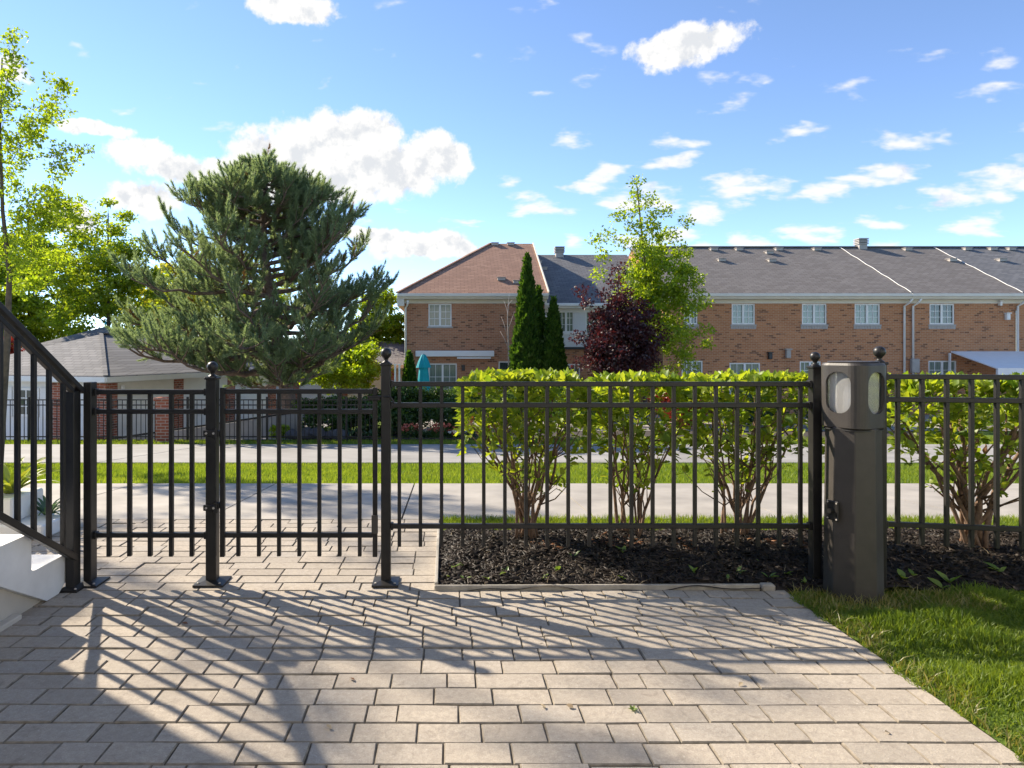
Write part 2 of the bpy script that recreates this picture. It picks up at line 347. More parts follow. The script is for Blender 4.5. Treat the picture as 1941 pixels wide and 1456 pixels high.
M['roof_brown'] = shingle('brown_shingle', (0.27, 0.16, 0.115), (0.32, 0.19, 0.135), (0.37, 0.225, 0.16))
M['roof_grey'] = shingle('weathered_shingle', (0.165, 0.147, 0.134), (0.198, 0.178, 0.163), (0.23, 0.208, 0.19))
M['roof_slate'] = shingle('slate_shingle', (0.14, 0.14, 0.145), (0.18, 0.178, 0.18), (0.215, 0.21, 0.21))
m_, t, b = mat('siding'); pos = geopos(t); sp = t.new('ShaderNodeSeparateXYZ'); t.l.new(pos, sp.inputs[0])
fr = t.math('FRACT', t.math('MULTIPLY', sp.outputs[2], 6.5))
t.put(b.inputs['Base Color'], t.ramp(t.noise(pos, 1.2, 3), [(0.3, (0.66, 0.66, 0.65)), (0.7, (0.74, 0.74, 0.73))])); b.inputs['Roughness'].default_value = 0.6
bump(t, b, fr, 0.5, 0.02); M['siding'] = m_
def glassmat(name, col):
    m_, t, b = mat(name); pos = geopos(t); sp = t.new('ShaderNodeSeparateXYZ'); t.l.new(pos, sp.inputs[0])
    wv = t.math('SINE', t.math('MULTIPLY', t.math('ADD', sp.outputs[0], t.math('MULTIPLY', t.noise(pos, 2.0, 2), 0.2)), 55.0))
    c = t.mix(t.math('MULTIPLY', t.math('ADD', wv, 1.0), 0.22), col, tuple(x * 0.5 for x in col))
    t.put(b.inputs['Base Color'], c); b.inputs['Roughness'].default_value = 0.06; b.inputs['Specular IOR Level'].default_value = 0.8; return m_
M['glass_pale'] = glassmat('curtained_glass', (0.22, 0.27, 0.22))
M['glass_dark'] = glassmat('dark_glass', (0.06, 0.08, 0.07))
m_, t, b = mat('lamp_lens'); b.inputs['Base Color'].default_value = (0.80, 0.80, 0.78, 1); b.inputs['Roughness'].default_value = 0.14
b.inputs['Transmission Weight'].default_value = 0.72; b.inputs['IOR'].default_value = 1.2; b.inputs['Alpha'].default_value = 1; M['lens'] = m_

# ------------------------------------------------------------------ terrain
PY = np.array([-400, 4.95, 5.10, 7.20, 10.5, 16.0, 18.5, 30, 60, 900.0])
PZ = np.array([-0.06, -0.06, -0.03, -0.172, -0.495, -0.965, -1.09, -1.56, -1.75, -1.75])
COURT_Z = -1.98
def sm(v, a, b_): 
    u = np.clip((v - a) / (b_ - a), 0, 1); return u * u * (3 - 2 * u)
def ground(x, y):
    z = np.interp(y, PY, PZ)
    k = (1 - sm(x, -7.2, -4.2)) * sm(y, 17.4, 19.6) * (1 - sm(y, 48, 60))
    return z + (COURT_Z - z) * k
xs = np.unique(np.concatenate([np.linspace(-600, -24, 14), np.arange(-24, 30.01, 0.6), np.linspace(30, 700, 14)]))
ys = np.unique(np.concatenate([np.linspace(-300, 4.9, 6), PY[1:-2], np.arange(5.1, 22, 0.4), np.arange(22, 62, 1.0), np.linspace(62, 900, 12)]))
gx, gy = np.meshgrid(xs, ys); gz = ground(gx, gy)
V = np.stack([gx.ravel(), gy.ravel(), gz.ravel()], 1); nx = len(xs); ny = len(ys)
ii, jj = np.meshgrid(np.arange(nx - 1), np.arange(ny - 1)); q = (jj * nx + ii).ravel()
tag(np_obj('ground', V, np.stack([q, q + 1, q + 1 + nx, q + nx], 1), M['turf'], smooth=True), kind='structure')
def sheet(name, x0, x1, y0, y1, lift, mt, step=0.5, ystep=0.3, kind='structure'):
    xs = np.linspace(x0, x1, max(2, int((x1 - x0) / step))); ys = np.linspace(y0, y1, max(2, int((y1 - y0) / ystep)))
    gx, gy = np.meshgrid(xs, ys); V = np.stack([gx.ravel(), gy.ravel(), (ground(gx, gy) + lift).ravel()], 1); nx = len(xs)
    ii, jj = np.meshgrid(np.arange(nx - 1), np.arange(len(ys) - 1)); q = (jj * nx + ii).ravel()
    return tag(np_obj(name, V, np.stack([q, q + 1, q + 1 + nx, q + nx], 1), mt), kind=kind)
def slabs(root, x0, x1, y0, y1, w, top, mt, gap=0.012, phase=0.0):
    k = math.floor((x0 - phase) / w); x = phase + k * w
    while x < x1:
        a = max(x, x0) + gap / 2; c = min(x + w, x1) - gap / 2
        if c - a > 0.1:
            z = lambda yy: float(np.interp(yy, PY, PZ))
            n = 4; vs = []; yl = [y0 + (y1 - y0) * i / n for i in range(n + 1)]
            for yy in yl: vs += [(a, yy, z(yy) + top), (c, yy, z(yy) + top)]
            m = len(vs); fs = [(2 * i, 2 * i + 1, 2 * i + 3, 2 * i + 2) for i in range(n)]
            vs += [(v[0], v[1], v[2] - 0.06) for v in vs]
            fs += [(2 * i, 2 * i + 2, m + 2 * i + 2, m + 2 * i) for i in range(n)] + [(2 * i + 1, m + 2 * i + 1, m + 2 * i + 3, 2 * i + 3) for i in range(n)]
            fs += [(0, m, m + 1, 1), (2 * n, 2 * n + 1, m + 2 * n + 1, m + 2 * n)]
            MB().add(vs, fs).build('slab', mt, root)
        x += w
walk = sheet('sidewalk', -40, 40, 5.10, 7.20, 0.008, M['sand'], 4, 0.5); slabs(walk, -9.5, 9.5, 5.10, 7.20, 1.46, 0.030, M['concrete'], 0.014, -0.33)
for s_ in (-1, 1):
    slabs(walk, -40 if s_ < 0 else 9.5, -9.5 if s_ < 0 else 40, 5.10, 7.20, 30.5, 0.030, M['concrete'])
lane = sheet('lane', -60, 60, 10.55, 16.0, 0.008, M['sand'], 4, 0.5); slabs(lane, -60, 60, 10.55, 16.0, 6.0, 0.030, M['lane'], 0.03, 0.6)
drive = sheet('driveway', -22, -3.9, 17.35, 40, 0.03, M['lane'], 0.4, 0.4)

# ------------------------------------------------------------------ paved patio
patio = MB().add([(-6.5, 0.2, -0.008), (1.785, 0.2, -0.008), (1.785, 5.09, -0.008), (-6.5, 5.09, -0.008)], [(0, 1, 2, 3)]).build('patio', M['sand'])
tag(patio, kind='structure')
PL, PW, GAP = 0.2125, 0.1160, 0.0034
def paver_vf(l, w, h=0.05, c=0.0038):
    a, b_ = l / 2, w / 2
    vs = [(-a + c, -b_ + c, 0), (a - c, -b_ + c, 0), (a - c, b_ - c, 0), (-a + c, b_ - c, 0),
          (-a, -b_, -c), (a, -b_, -c), (a, b_, -c), (-a, b_, -c), (-a, -b_, -h), (a, -b_, -h), (a, b_, -h), (-a, b_, -h)]
    fs = [(0, 1, 2, 3)] + [(i + 4, (i + 1) % 4 + 4, (i + 1) % 4, i) for i in range(4)] + [(i + 8, (i + 1) % 4 + 8, (i + 1) % 4 + 4, i + 4) for i in range(4)]
    return np.array(vs), fs
pv, pf = paver_vf(PL - GAP, PW - GAP)
pme = MB().add(pv, pf).mesh('brick', M['paver'])
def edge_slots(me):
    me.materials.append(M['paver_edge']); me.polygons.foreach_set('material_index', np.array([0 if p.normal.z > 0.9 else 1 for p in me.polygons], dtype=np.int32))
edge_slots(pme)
X_R, X_BED = 1.78, -0.045
spec = []
k = 0; y = 0.65
row = 0
Y0 = 3.585
rows = [Y0 - PW * (i + 0.5) for i in range(26)] + [Y0 + PW * (i + 0.5) for i in range(13)]
for ri, yc in enumerate(rows):
    right = X_R if yc < Y0 else X_BED
    left = -2.6 if yc < 3.2 else -6.3
    off = (0.5 if ri % 2 else 0.0) + rng.uniform(-0.06, 0.06)
    x = left - off * PL
    first_row = (ri == 0)
    while x < right - 0.03:
        l = PL
        if first_row and x > X_BED - 0.02: l = PL * 0.5
        elif rng.random() < 0.16: l = PL * rng.choice([0.5, 0.5, 0.75, 1.25])
        x1 = min(x + l, right); x0_ = max(x, left)
        if right - x1 < 0.05: x1 = right
        if x1 - x0_ > 0.03: spec.append(((x0_ + x1) / 2, yc, x1 - x0_))
        x = x1
def shown(sx, sy):
    px = VX + F * sx / sy; py = VY + F * EYE / sy
    return -30 < px < 1970 and py < 1475
spec = [(sx, sy, sl_) for (sx, sy, sl_) in spec if not (sx < -2.02 and sy < 3.3)]
order = sorted(range(len(spec)), key=lambda i: (0 if shown(spec[i][0], spec[i][1]) and not (spec[i][0] < -1.98 and spec[i][1] < 3.5) else 1, spec[i][1]))
single = set(order[:298])
jv, jf = [], []
for i, (sx, sy, l) in enumerate(spec):
    tilt = (rng.normal(0, 0.007), rng.normal(0, 0.005), rng.normal(0, 0.008)); dz = rng.normal(0, 0.0018) - 0.0005
    sc = (l - GAP) / (PL - GAP)
    if i in single:
        o = bpy.data.objects.new('brick', pme); COL.objects.link(o); o.parent = patio
        o.location = (sx, sy, dz); o.rotation_euler = tilt; o.scale = (sc, 1, 1)
    else:
        mt = Matrix.Translation((sx, sy, dz)) @ Euler(tilt).to_matrix().to_4x4() @ Matrix.Diagonal((sc, 1, 1, 1))
        kk = len(jv); jv += [mt @ Vector(v) for v in pv]; jf += [tuple(a + kk for a in f) for f in pf]
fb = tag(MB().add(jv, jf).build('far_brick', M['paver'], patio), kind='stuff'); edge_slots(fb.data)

# ------------------------------------------------------------------ blades, chips (too many to count)
def blades(n, x0, x1, y0, y1, h, w, zf, keep=None, lean=0.35, segs=2):
    x = rng.uniform(x0, x1, n); y = rng.uniform(y0, y1, n)
    if keep is not None:
        k = keep(x, y); x = x[k]; y = y[k]; n = len(x)
    z = zf(x, y); a = rng.uniform(0, 2 * math.pi, n); hh = h * rng.uniform(0.5, 1.25, n); ww = w * rng.uniform(0.6, 1.3, n)
    ln = rng.uniform(0.05, 1.0, n) * lean * hh; b_ = rng.uniform(0, 2 * math.pi, n)
    base = np.stack([x, y, z], 1); side = np.stack([np.cos(a), np.sin(a), np.zeros(n)], 1) * ww[:, None] / 2
    ld = np.stack([np.cos(b_), np.sin(b_), np.zeros(n)], 1) * ln[:, None]
    up = np.zeros((n, 3)); up[:, 2] = hh
    if segs == 1:
        V = np.stack([base - side, base + side, base + up + ld], 1).reshape(-1, 3)
        return V, np.arange(3 * n).reshape(n, 3)
    mid = base + up * 0.55 + ld * 0.35
    V = np.stack([base - side, base + side, mid + side * 0.8, mid - side * 0.8, base + up * 0.93 + ld + side * 0.06, base + up * 0.93 + ld - side * 0.06], 1).reshape(-1, 3)
    i = np.arange(n)[:, None] * 6
    return V, np.concatenate([i + np.array([0, 1, 2, 3]), i + np.array([3, 2, 4, 5])], 0)
gfun = lambda x, y: ground(x, y)
# near lawn on the right of the pavers
lawn = MB().add([(1.786, 0.6, -0.006), (6.5, 0.6, -0.006), (6.5, 3.572, -0.006), (1.786, 3.572, -0.006)], [(0, 1, 2, 3)]).build('lawn', M['turf']); tag(lawn, kind='structure')
def edge(x, y):
    e = 1.772 + 0.022 * np.sin(y * 9) + 0.02 * np.sin(y * 23 + 1)
    return (x > e) & ~((x > 1.95) & (x < 2.27) & (y > 3.3))
def tuftz(x, y): return -0.004 + 0 * x
cl = rng.uniform([1.8, 0.6], [5.0, 3.56], (70, 2)); ch = rng.uniform(0.0, 1.0, 70)
V, Fc = blades(95000, 1.75, 4.4, 1.7, 3.56, 0.044, 0.0046, tuftz, edge, 0.9)
dd = np.min(np.linalg.norm(V.reshape(-1, 6, 3)[:, 0, :2][:, None, :] - cl[None], axis=2), axis=1)
Vr = V.reshape(-1, 6, 3); Vr[:, :, 2] = (Vr[:, :, 2] + 0.004) * (0.45 + 1.05 * np.exp(-(dd / 0.13) ** 2))[:, None] - 0.004
g1 = tag(np_obj('lawn_grass', V, Fc, M['grass']), 'short tufted green grass beside the paved patio edge', 'grass', kind='stuff')
V, Fc = blades(12000, 1.775, 3.2, 1.7, 3.56, 0.045, 0.004, tuftz, lambda x, y: ((x > 1.778) & (x < 1.87 + 0.05 * np.sin(y * 13))) | ((y > 3.28) & (x > 1.82) & (x < 2.7)), 1.3)
np_obj('dry_grass', V, Fc, M['grass_gold']); tag(bpy.data.objects['dry_grass'], 'straw coloured dry grass along the paver edge', 'grass', kind='stuff')
# grass ribbon between planting bed and sidewalk, strip beyond the sidewalk, verge beyond the lane
V, Fc = blades(30000, -0.03, 6.0, 4.72, 5.12, 0.05, 0.005, lambda x, y: np.full_like(x, -0.012), None, 0.7)
tag(np_obj('bed_edge_grass', V, Fc, M['grass']), 'bright thin grass ribbon between mulch bed and sidewalk', 'grass', kind='stuff')
V, Fc = blades(150000, -9, 11, 7.24, 10.52, 0.045, 0.010, gfun, None, 0.7, 1)
tag(np_obj('verge_grass', V, Fc, M['grass']), 'green grass strip between sidewalk and lane', 'grass', kind='stuff')
V, Fc = blades(60000, -15, 22, 16.05, 18.4, 0.06, 0.016, gfun, lambda x, y: ~((x < -4.5) & (y > 17.3)), 0.7, 1)
tag(np_obj('far_grass', V, Fc, M['grass']), 'mown grass verge on the far side of the lane', 'grass', kind='stuff')

# ------------------------------------------------------------------ planting bed
def bedz(x, y):
    z = 0.012 + 0.045 * np.clip((y - 3.60) / 0.5, 0, 1) * np.clip((4.78 - y) / 0.4, 0, 1) + 0.012 * np.sin(x * 7 + y * 3) + 0.008 * np.sin(x * 17 - y * 11)
    return z * np.clip((x + 0.04) / 0.12, 0.15, 1)
xs = np.linspace(-0.036, 6.2, 120); ys = np.linspace(3.575, 4.76, 26); gx, gy = np.meshgrid(xs, ys)
V = np.stack([gx.ravel(), gy.ravel(), bedz(gx, gy).ravel() - 0.006], 1); nx = len(xs); ii, jj = np.meshgrid(np.arange(nx - 1), np.arange(25)); q = (jj * nx + ii).ravel()
bed = tag(np_obj('planting_bed', V, np.stack([q, q + 1, q + 1 + nx, q + nx], 1), M['soil'], smooth=True), kind='structure')
def chips(n, x0, x1, y0, y1, l, keep=None, lift=0.004):
    x = rng.uniform(x0, x1, n); y = rng.uniform(y0, y1, n)
    if keep is not None: k = keep(x, y); x = x[k]; y = y[k]; n = len(x)
    L = l * rng.uniform(0.35, 1.3, n); Wd = L * rng.uniform(0.10, 0.34, n); Th = Wd * 0.35
    a = rng.uniform(0, 2 * math.pi, n); p = rng.normal(0, 0.28, n); rr = rng.normal(0, 0.5, n)
    d = np.stack([np.cos(a) * np.cos(p), np.sin(a) * np.cos(p), np.sin(p)], 1)
    s = np.stack([-np.sin(a), np.cos(a), 0 * a], 1); u = np.cross(d, s); s2 = s * np.cos(rr)[:, None] + u * np.sin(rr)[:, None]; u2 = np.cross(d, s2)
    c = np.stack([x, y, bedz(x, y) + lift + rng.uniform(0, 0.012, n)], 1)
    out = []
    for (i, j, k2) in ((-1, -1, -.5), (1, -.6, -.5), (1, .6, -.5), (-1, 1, -.5), (-.9, -.8, .5), (.9, -.5, .5), (.9, .5, .5), (-.9, .8, .5)):
        out.append(c + d * (L / 2)[:, None] * i + s2 * (Wd / 2)[:, None] * j + u2 * Th[:, None] * k2)
    V = np.stack(out, 1).reshape(-1, 3); i = np.arange(n)[:, None] * 8
    Fc = np.concatenate([i + np.array(f) for f in ((4, 5, 6, 7), (0, 1, 5, 4), (1, 2, 6, 5), (2, 3, 7, 6), (3, 0, 4, 7))], 0)
    return V, Fc
BX = [0.52, 1.19, 1.86, 3.24]
V, Fc = chips(22000, -0.03, 4.6, 3.60, 4.74, 0.052, lambda x, y: (y > 3.628) | (x > 1.75))
tag(np_obj('mulch', V, Fc, M['chip']), 'black shredded bark mulch in the planting bed', 'mulch', kind='stuff')
V, Fc = chips(5000, 0.1, 4.4, 3.9, 4.6, 0.035, lambda x, y: np.min(np.abs(x[:, None] - np.array([0.66, 1.0, 1.15, 1.5, 1.98, 2.2, 3.3, 3.9])[None]) / 0.11 + np.abs(y[:, None] - 4.22) / 0.12, 1) < rng.uniform(0.2, 1.5, len(x)), 0.010)
tag(np_obj('brown_mulch', V, Fc, M['chip_brown']), 'reddish brown bark patches under the shrubs', 'mulch', kind='stuff')
V, Fc = chips(420, -0.02, 4.4, 3.6, 4.5, 0.06, None, 0.02)
V2, F2 = blades(500, 0, 4.4, 3.6, 4.5, 0.035, 0.004, lambda x, y: bedz(x, y), None, 3.0)
tag(np_obj('dry_stalks', V2, F2, M['straw']), 'pale dry stalks scattered on the dark mulch', 'mulch', kind='stuff')
# edging strip round the bed
ed = thing('garden_edging', 'low grey stone edging strip along the front of the mulch bed', 'edging', (0.8, 3.6, 0))
ed_pts = [(-0.058, 3.588), (1.66, 3.600)]
MB().bar((-0.060, 3.592, 0.006), (1.655, 3.600, 0.010), 0.018, 0.036).build('edging_strip', M['kerb'], ed, bevel=0.004)
MB().bar((-0.050, 3.604, 0.012), (-0.050, 4.75, 0.012), 0.018, 0.044).build('edging_strip', M['kerb'], ed, bevel=0.003)
MB().box(1.658, 1.73, 3.575, 3.622, -0.01, 0.030).build('edging_block', M['kerb'], ed, bevel=0.008)

# ------------------------------------------------------------------ wrought fence, gate and stair
ME = M['metal']
def post(par, x0, x1, y0, y1, top, ball=True, plate=True, pl=(0.055, 0.05), bottom=0.0, ballr=0.030):
    p = MB().box(x0, x1, y0, y1, bottom + (0.016 if plate else 0), top).build('post', ME, par, bevel=0.003)
    cx, cy = (x0 + x1) / 2, (y0 + y1) / 2
    if ball:
        e = 0.006
        MB().box(x0 - e, x1 + e, y0 - e, y1 + e, top - 0.004, top + 0.010).build('cap', ME, p, bevel=0.003)
        r = ballr; prof = [(0.026, 0.010), (0.021, 0.016), (0.012, 0.022), (0.010, 0.030), (0.014, 0.034)]
        prof += [(r * math.sin(R(a)), 0.034 + r * 0.86 + r - r * math.cos(R(a)) - r * 0.86) for a in range(32, 180, 16)] + [(0.001, 0.034 + 2 * r)]
        MB().lathe((cx, cy, top), prof, 20).build('ball_finial', ME, p, smooth=True)
    if plate:
        a, b_ = pl
        MB().add([(x0 - a, y0 - b_, bottom), (x1 + a, y0 - b_, bottom), (x1 + a, y1 + b_, bottom), (x0 - a, y1 + b_, bottom),
                  (x0 - a, y0 - b_, bottom + .011), (x1 + a, y0 - b_, bottom + .011), (x1 + a, y1 + b_, bottom + .011), (x0 - a, y1 + b_, bottom + .011),
                  (x0 - .004, y0 - .004, bottom + .022), (x1 + .004, y0 - .004, bottom + .022), (x1 + .004, y1 + .004, bottom + .022), (x0 - .004, y1 + .004, bottom + .022)],
                 [(3, 2, 1, 0), (0, 1, 5, 4), (1, 2, 6, 5), (2, 3, 7, 6), (3, 0, 4, 7), (4, 5, 9, 8), (5, 6, 10, 9), (6, 7, 11, 10), (7, 4, 8, 11), (8, 9, 10, 11)]).build('base_plate', ME, p)
        for sx in (x0 - a * 0.55, x1 + a * 0.55):
            MB().lathe((sx, y0 - b_ * 0.55, bottom + 0.012), [(0.007, 0), (0.007, 0.006), (0.003, 0.009)], 8).build('anchor_bolt', M['vent'], p)
    return p
FY = 3.700
def rails(par, a, b_, zs, h=0.026, d=0.026, brackets=True):
    a = Vector(a); b_ = Vector(b_)
    for z in zs:
        MB().bar((a.x, a.y, z), (b_.x, b_.y, z), d, h).build('rail', ME, par, bevel=0.0025)
        if brackets:
            u = (b_ - a).normalized()
            for e, s in ((a, 1), (b_, -1)):
                p0 = e + u * s * 0.001; p1 = e + u * s * 0.014
                MB().bar((p0.x, p0.y, z), (p1.x, p1.y, z), d + .012, h + .012).build('rail_bracket', ME, par, bevel=0.002)
def pickets(par, xs_, y, z0, z1, w, yf=None):
    for x in xs_:
        yy = y if yf is None else yf(x)
        MB().box(x - w / 2, x + w / 2, yy - w / 2, yy + w / 2, z0, z1).build('picket', ME, par, bevel=0.0015)
S350 = F / FY
def fx(px): return (px - VX) / F * FY
def fz(py): return EYE - (py - VY) / F * FY
# short fixed section beside the stair
f1 = thing('garden_fence', 'short black metal fence section between the stair railing and the gate', 'fence', (-1.6, FY, 0))
post(f1, -1.945, -1.902, 3.660, 3.725, fz(724), False, True, (0.05, 0.045))
post(f1, -1.293, -1.236, 3.672, 3.730, fz(718), True, True, (0.052, 0.05))
rails(f1, (-1.902, FY, 0), (-1.293, FY, 0), [fz(743), fz(780), fz(1014)])
pickets(f1, [fx(p) for p in (207, 246, 285, 325, 364)], FY, fz(1054), fz(745), 0.022)
# gate
gt = thing('gate', 'black metal picket gate hung between two ball topped posts', 'gate', (-0.8, FY, 0))
for px in (422, 711):
    MB().box(fx(px) - .0125, fx(px) + .0125, FY - .0125, FY + .0125, fz(1055), fz(735)).build('stile', ME, gt, bevel=0.0025)
rails(gt, (fx(422) + .0125, FY, 0), (fx(711) - .0125, FY, 0), [fz(742), fz(780), fz(1014)], brackets=False)
pickets(gt, [fx(p) for p in (452, 491, 529, 567.5, 605.5, 644, 682)], FY, fz(1054), fz(744), 0.020)
for py, flip in ((820, 0), (960, 1)):
    z = fz(py); hx = fx(411)
    h = MB().box(-1.302, -1.228, 3.660, 3.672, z - .016, z + .016).build('hinge', ME, gt, bevel=0.003)
    MB().box(-1.236, fx(422) - .012, 3.675, 3.715, z - .020 + .01 * flip, z + .012 + .01 * flip).build('hinge_arm', ME, h, bevel=0.003)
    MB().tube([(hx + .004, 3.668, z - .028), (hx + .004, 3.668, z + .028)], .010, 10).build('hinge_pin', ME, h)
    for dx in (-1.285, -1.245): MB().tube([(dx, 3.660, z), (dx, 3.654, z)], .006, 8).build('hinge_bolt', M['vent'], h)
lz = fz(755)
lt = MB().box(fx(698), fx(722), 3.676, 3.688, lz - .010, lz + .008).build('latch', ME, gt, bevel=0.003)
MB().tube([(fx(698), 3.682, lz + .010), (fx(722), 3.682, lz + .010), (fx(741), 3.663, lz + .010), (fx(748), 3.668, lz - .02)], .006, 8).build('latch_bar', ME, lt)
MB().box(fx(705), fx(717), 3.676, 3.686, fz(1010), fz(975)).build('drop_sleeve', M['bollard'], gt, bevel=0.002)
# main panel
f2 = thing('garden_fence', 'long black metal picket fence panel in front of the trimmed shrubs', 'fence', (0.8, FY, 0))
post(f2, -0.349, -0.298, 3.672, 3.725, fz(692), True, True, (0.045, 0.05))
post(f2, 1.977, 2.026, 3.672, 3.728, fz(697), True, False, ballr=0.026, bottom=-0.03)
rails(f2, (-0.298, FY, 0), (1.977, FY, 0), [fz(728), fz(768), fz(997)])
pickets(f2, [fx(757 + 40 * k) for k in range(20)], FY, fz(1036), fz(730), 0.019)
# right hand panel, coming a little towards the viewer
f3 = thing('garden_fence', 'black metal fence panel to the right of the bollard light', 'fence', (3.0, 3.6, 0))
post(f3, 2.262, 2.312, 3.575, 3.625, ZP(690, 3.6), True, False, bottom=-0.03)
ya = lambda x: 3.60 - (x - 2.31) * 0.17
A = Vector((2.312, 3.60, 0)); B_ = Vector((4.3, ya(4.3), 0))
rails(f3, A, B_, [ZP(714, 3.6), ZP(757, 3.6), ZP(993, 3.6)])
pickets(f3, [2.375 + 0.1145 * k for k in range(17)], 0, ZP(1030, 3.6), ZP(716, 3.6), 0.020, ya)
post(f3, 4.302, 4.352, ya(4.33) - .025, ya(4.33) + .025, 1.16, True, False, bottom=-0.03)

# stair with white precast steps and its railing
RX = -1.955; SL = 0.60
st = thing('staircase', 'white precast stair rising along the house wall', 'staircase', (-2.4, 3.3, 0))
run, rise = 0.310, 0.190
y_top = 3.60
prof = []
for i in range(10):
    y = y_top - run * i; z = rise * (i + 1)
    prof += [(y, (0.06 if i == 0 else z - rise + 0.012)), (y, z - 0.014), (y - 0.01, z)] + ([(y - run + 0.03, z + 0.0), (y - run + 0.006, z + 0.006)])
yend = y_top - run * 10
low = [(yend, rise * 10), (yend, rise * 10 - 0.30), (3.42, 0.004), (3.52, 0.004), (3.597, 0.05)]
poly = prof + low
for (xa, xb, nm) in ((-2.03, -1.997, 'stringer'), (-2.98, -2.945, 'stringer')):
    MB().prism([(xa, y, z) for (y, z) in poly], (xb - xa, 0, 0)).build(nm, M['stair_white'], st)
for i in range(10):
    y = y_top - run * i; z = rise * (i + 1)
    MB().box(-2.945, -2.032, y - run - 0.02, y - 0.006, z - 0.05, z - 0.004).build('tread', M['stair_white'], st, bevel=0.006)
    MB().box(-2.945, -2.032, y - 0.045, y - 0.012, z - rise, z - 0.051).build('riser', M['stair_white'], st)
MB().prism([(-2.031, 3.47, -0.01), (-2.031, yend, rise * 10 - 0.26), (-2.035, yend, -0.01)], (-0.03, 0, 0)).build('skirt_panel', M['beige'], st)
MB().box(-2.03, -1.985, 0.6, 3.20, -0.006, 0.024).build('base_board', M['beige'], st, bevel=0.004)
rl = thing('stair_railing', 'black metal stair handrail with slim balusters and a foot post', 'railing', (RX, 3.5, 0))
post(rl, -1.992, -1.946, 3.572, 3.640, 1.045, False, True, (0.03, 0.03))
zt = lambda y: 1.075 + (3.60 - y) * SL
zb = lambda y: 0.165 + (3.60 - y) * SL
MB().bar((RX, 3.66, zt(3.66)), (RX, 0.7, zt(0.7)), 0.045, 0.030).build('handrail', ME, rl, bevel=0.004)
MB().bar((RX, 3.572, zt(3.572) - 0.045), (RX, 0.7, zt(0.7) - 0.045), 0.026, 0.026).build('upper_rail', ME, rl, bevel=0.003)
MB().bar((RX, 3.60, zb(3.60)), (RX, 0.7, zb(0.7)), 0.030, 0.034).build('lower_rail', ME, rl, bevel=0.003)
for k in range(19):
    y = 3.486 - 0.1235 * k
    if y < 0.8: break
    MB().box(RX - .0105, RX + .0105, y - .0105, y + .0105, zb(y) - 0.0, zt(y) - 0.045).build('baluster', ME, rl, bevel=0.0015)
# the house that carries the stair, just outside the picture on the left
hs_ = thing('house', 'white rendered house wall beside the white staircase', 'house', (-6, 0, 0))
MB().box(-11, -2.99, -1.9, 3.78, -0.3, 3.0).build('wall', M['stair_white'], hs_)
MB().prism([(-11.3, -1.9, 3.0), (-2.95, -1.9, 3.0), (-2.95, -1.9, 3.12), (-11.3, -1.9, 3.8)], (0, 5.72, 0)).build('roof', M['roof_slate'], hs_)

MB().box(-11, 12, -8.0, -1.902, -0.3, 5.6).build('wall', M['stair_white'], hs_)
MB().prism([(-11, -1.6, 5.6), (-11, -8.3, 5.6), (-11, -5, 8.0)], (23, 0, 0)).build('roof', M['roof_slate'], hs_)
# planter with strap-leaved plants beyond the stair
pn = thing('planter', 'white stepped stone planter beyond the black railing', 'planter', (-3.6, 4.7, 0))
MB().box(-4.4, -2.67, 4.52, 4.95, 0, 0.10).build('lower_tier', M['stair_white'], pn, bevel=0.012)
MB().box(-4.4, -2.90, 4.56, 4.93, 0.10, 0.27).build('upper_tier', M['stair_white'], pn, bevel=0.012)
def straps(n, c, l, w, seed, droop=0.8, up=1.0):
    rg = np.random.default_rng(seed); vs, fs = [], []
    for i in range(n):
        a = rg.uniform(0, 2 * math.pi); L = l * rg.uniform(0.6, 1.15); k0 = len(vs); d = Vector((math.cos(a), math.sin(a), 0)); s = Vector((-d.y, d.x, 0)) * w / 2
        tl = rg.uniform(0.5, 1.25); p0 = Vector(c) + d * 0.02
        for j in range(6):
            u = j / 5; p = p0 + d * L * (u * math.cos(tl) * 0.9 + 0.15 * u * u) + Vector((0, 0, L * up * (u * math.sin(tl) - droop * 0.55 * u * u)))
            ww = (1 - u ** 2.2) * (0.55 + 0.45 * math.sin(min(1, u * 2) * math.pi / 2)) + 0.02
            fold = Vector((0, 0, 0.25 * w * ww)); vs += [p - s * ww + fold, p, p + s * ww + fold]
        fs += [(k0 + 3 * j + q, k0 + 3 * j + q + 1, k0 + 3 * j + q + 4, k0 + 3 * j + q + 3) for j in range(5) for q in (0, 1)]
    return vs, fs
def strap_plant(name, label, c, n, l, w, mt, seed, **kw):
    o = thing(name, label, 'plant', c); vs, fs = straps(n, c, l, w, seed, **kw)
    ob = MB().add(vs, fs).build('foliage', mt, o, smooth=True); return o
strap_plant('strappy_plant', 'yellow green strap leaved plant growing in the white planter', (-3.02, 4.75, 0.26), 46, 0.50, 0.042, M['strap'], 3)
strap_plant('low_plant', 'dark green low plant at the planter foot behind the railing', (-2.80, 4.80, 0.10), 26, 0.22, 0.03, M['hosta'], 4)

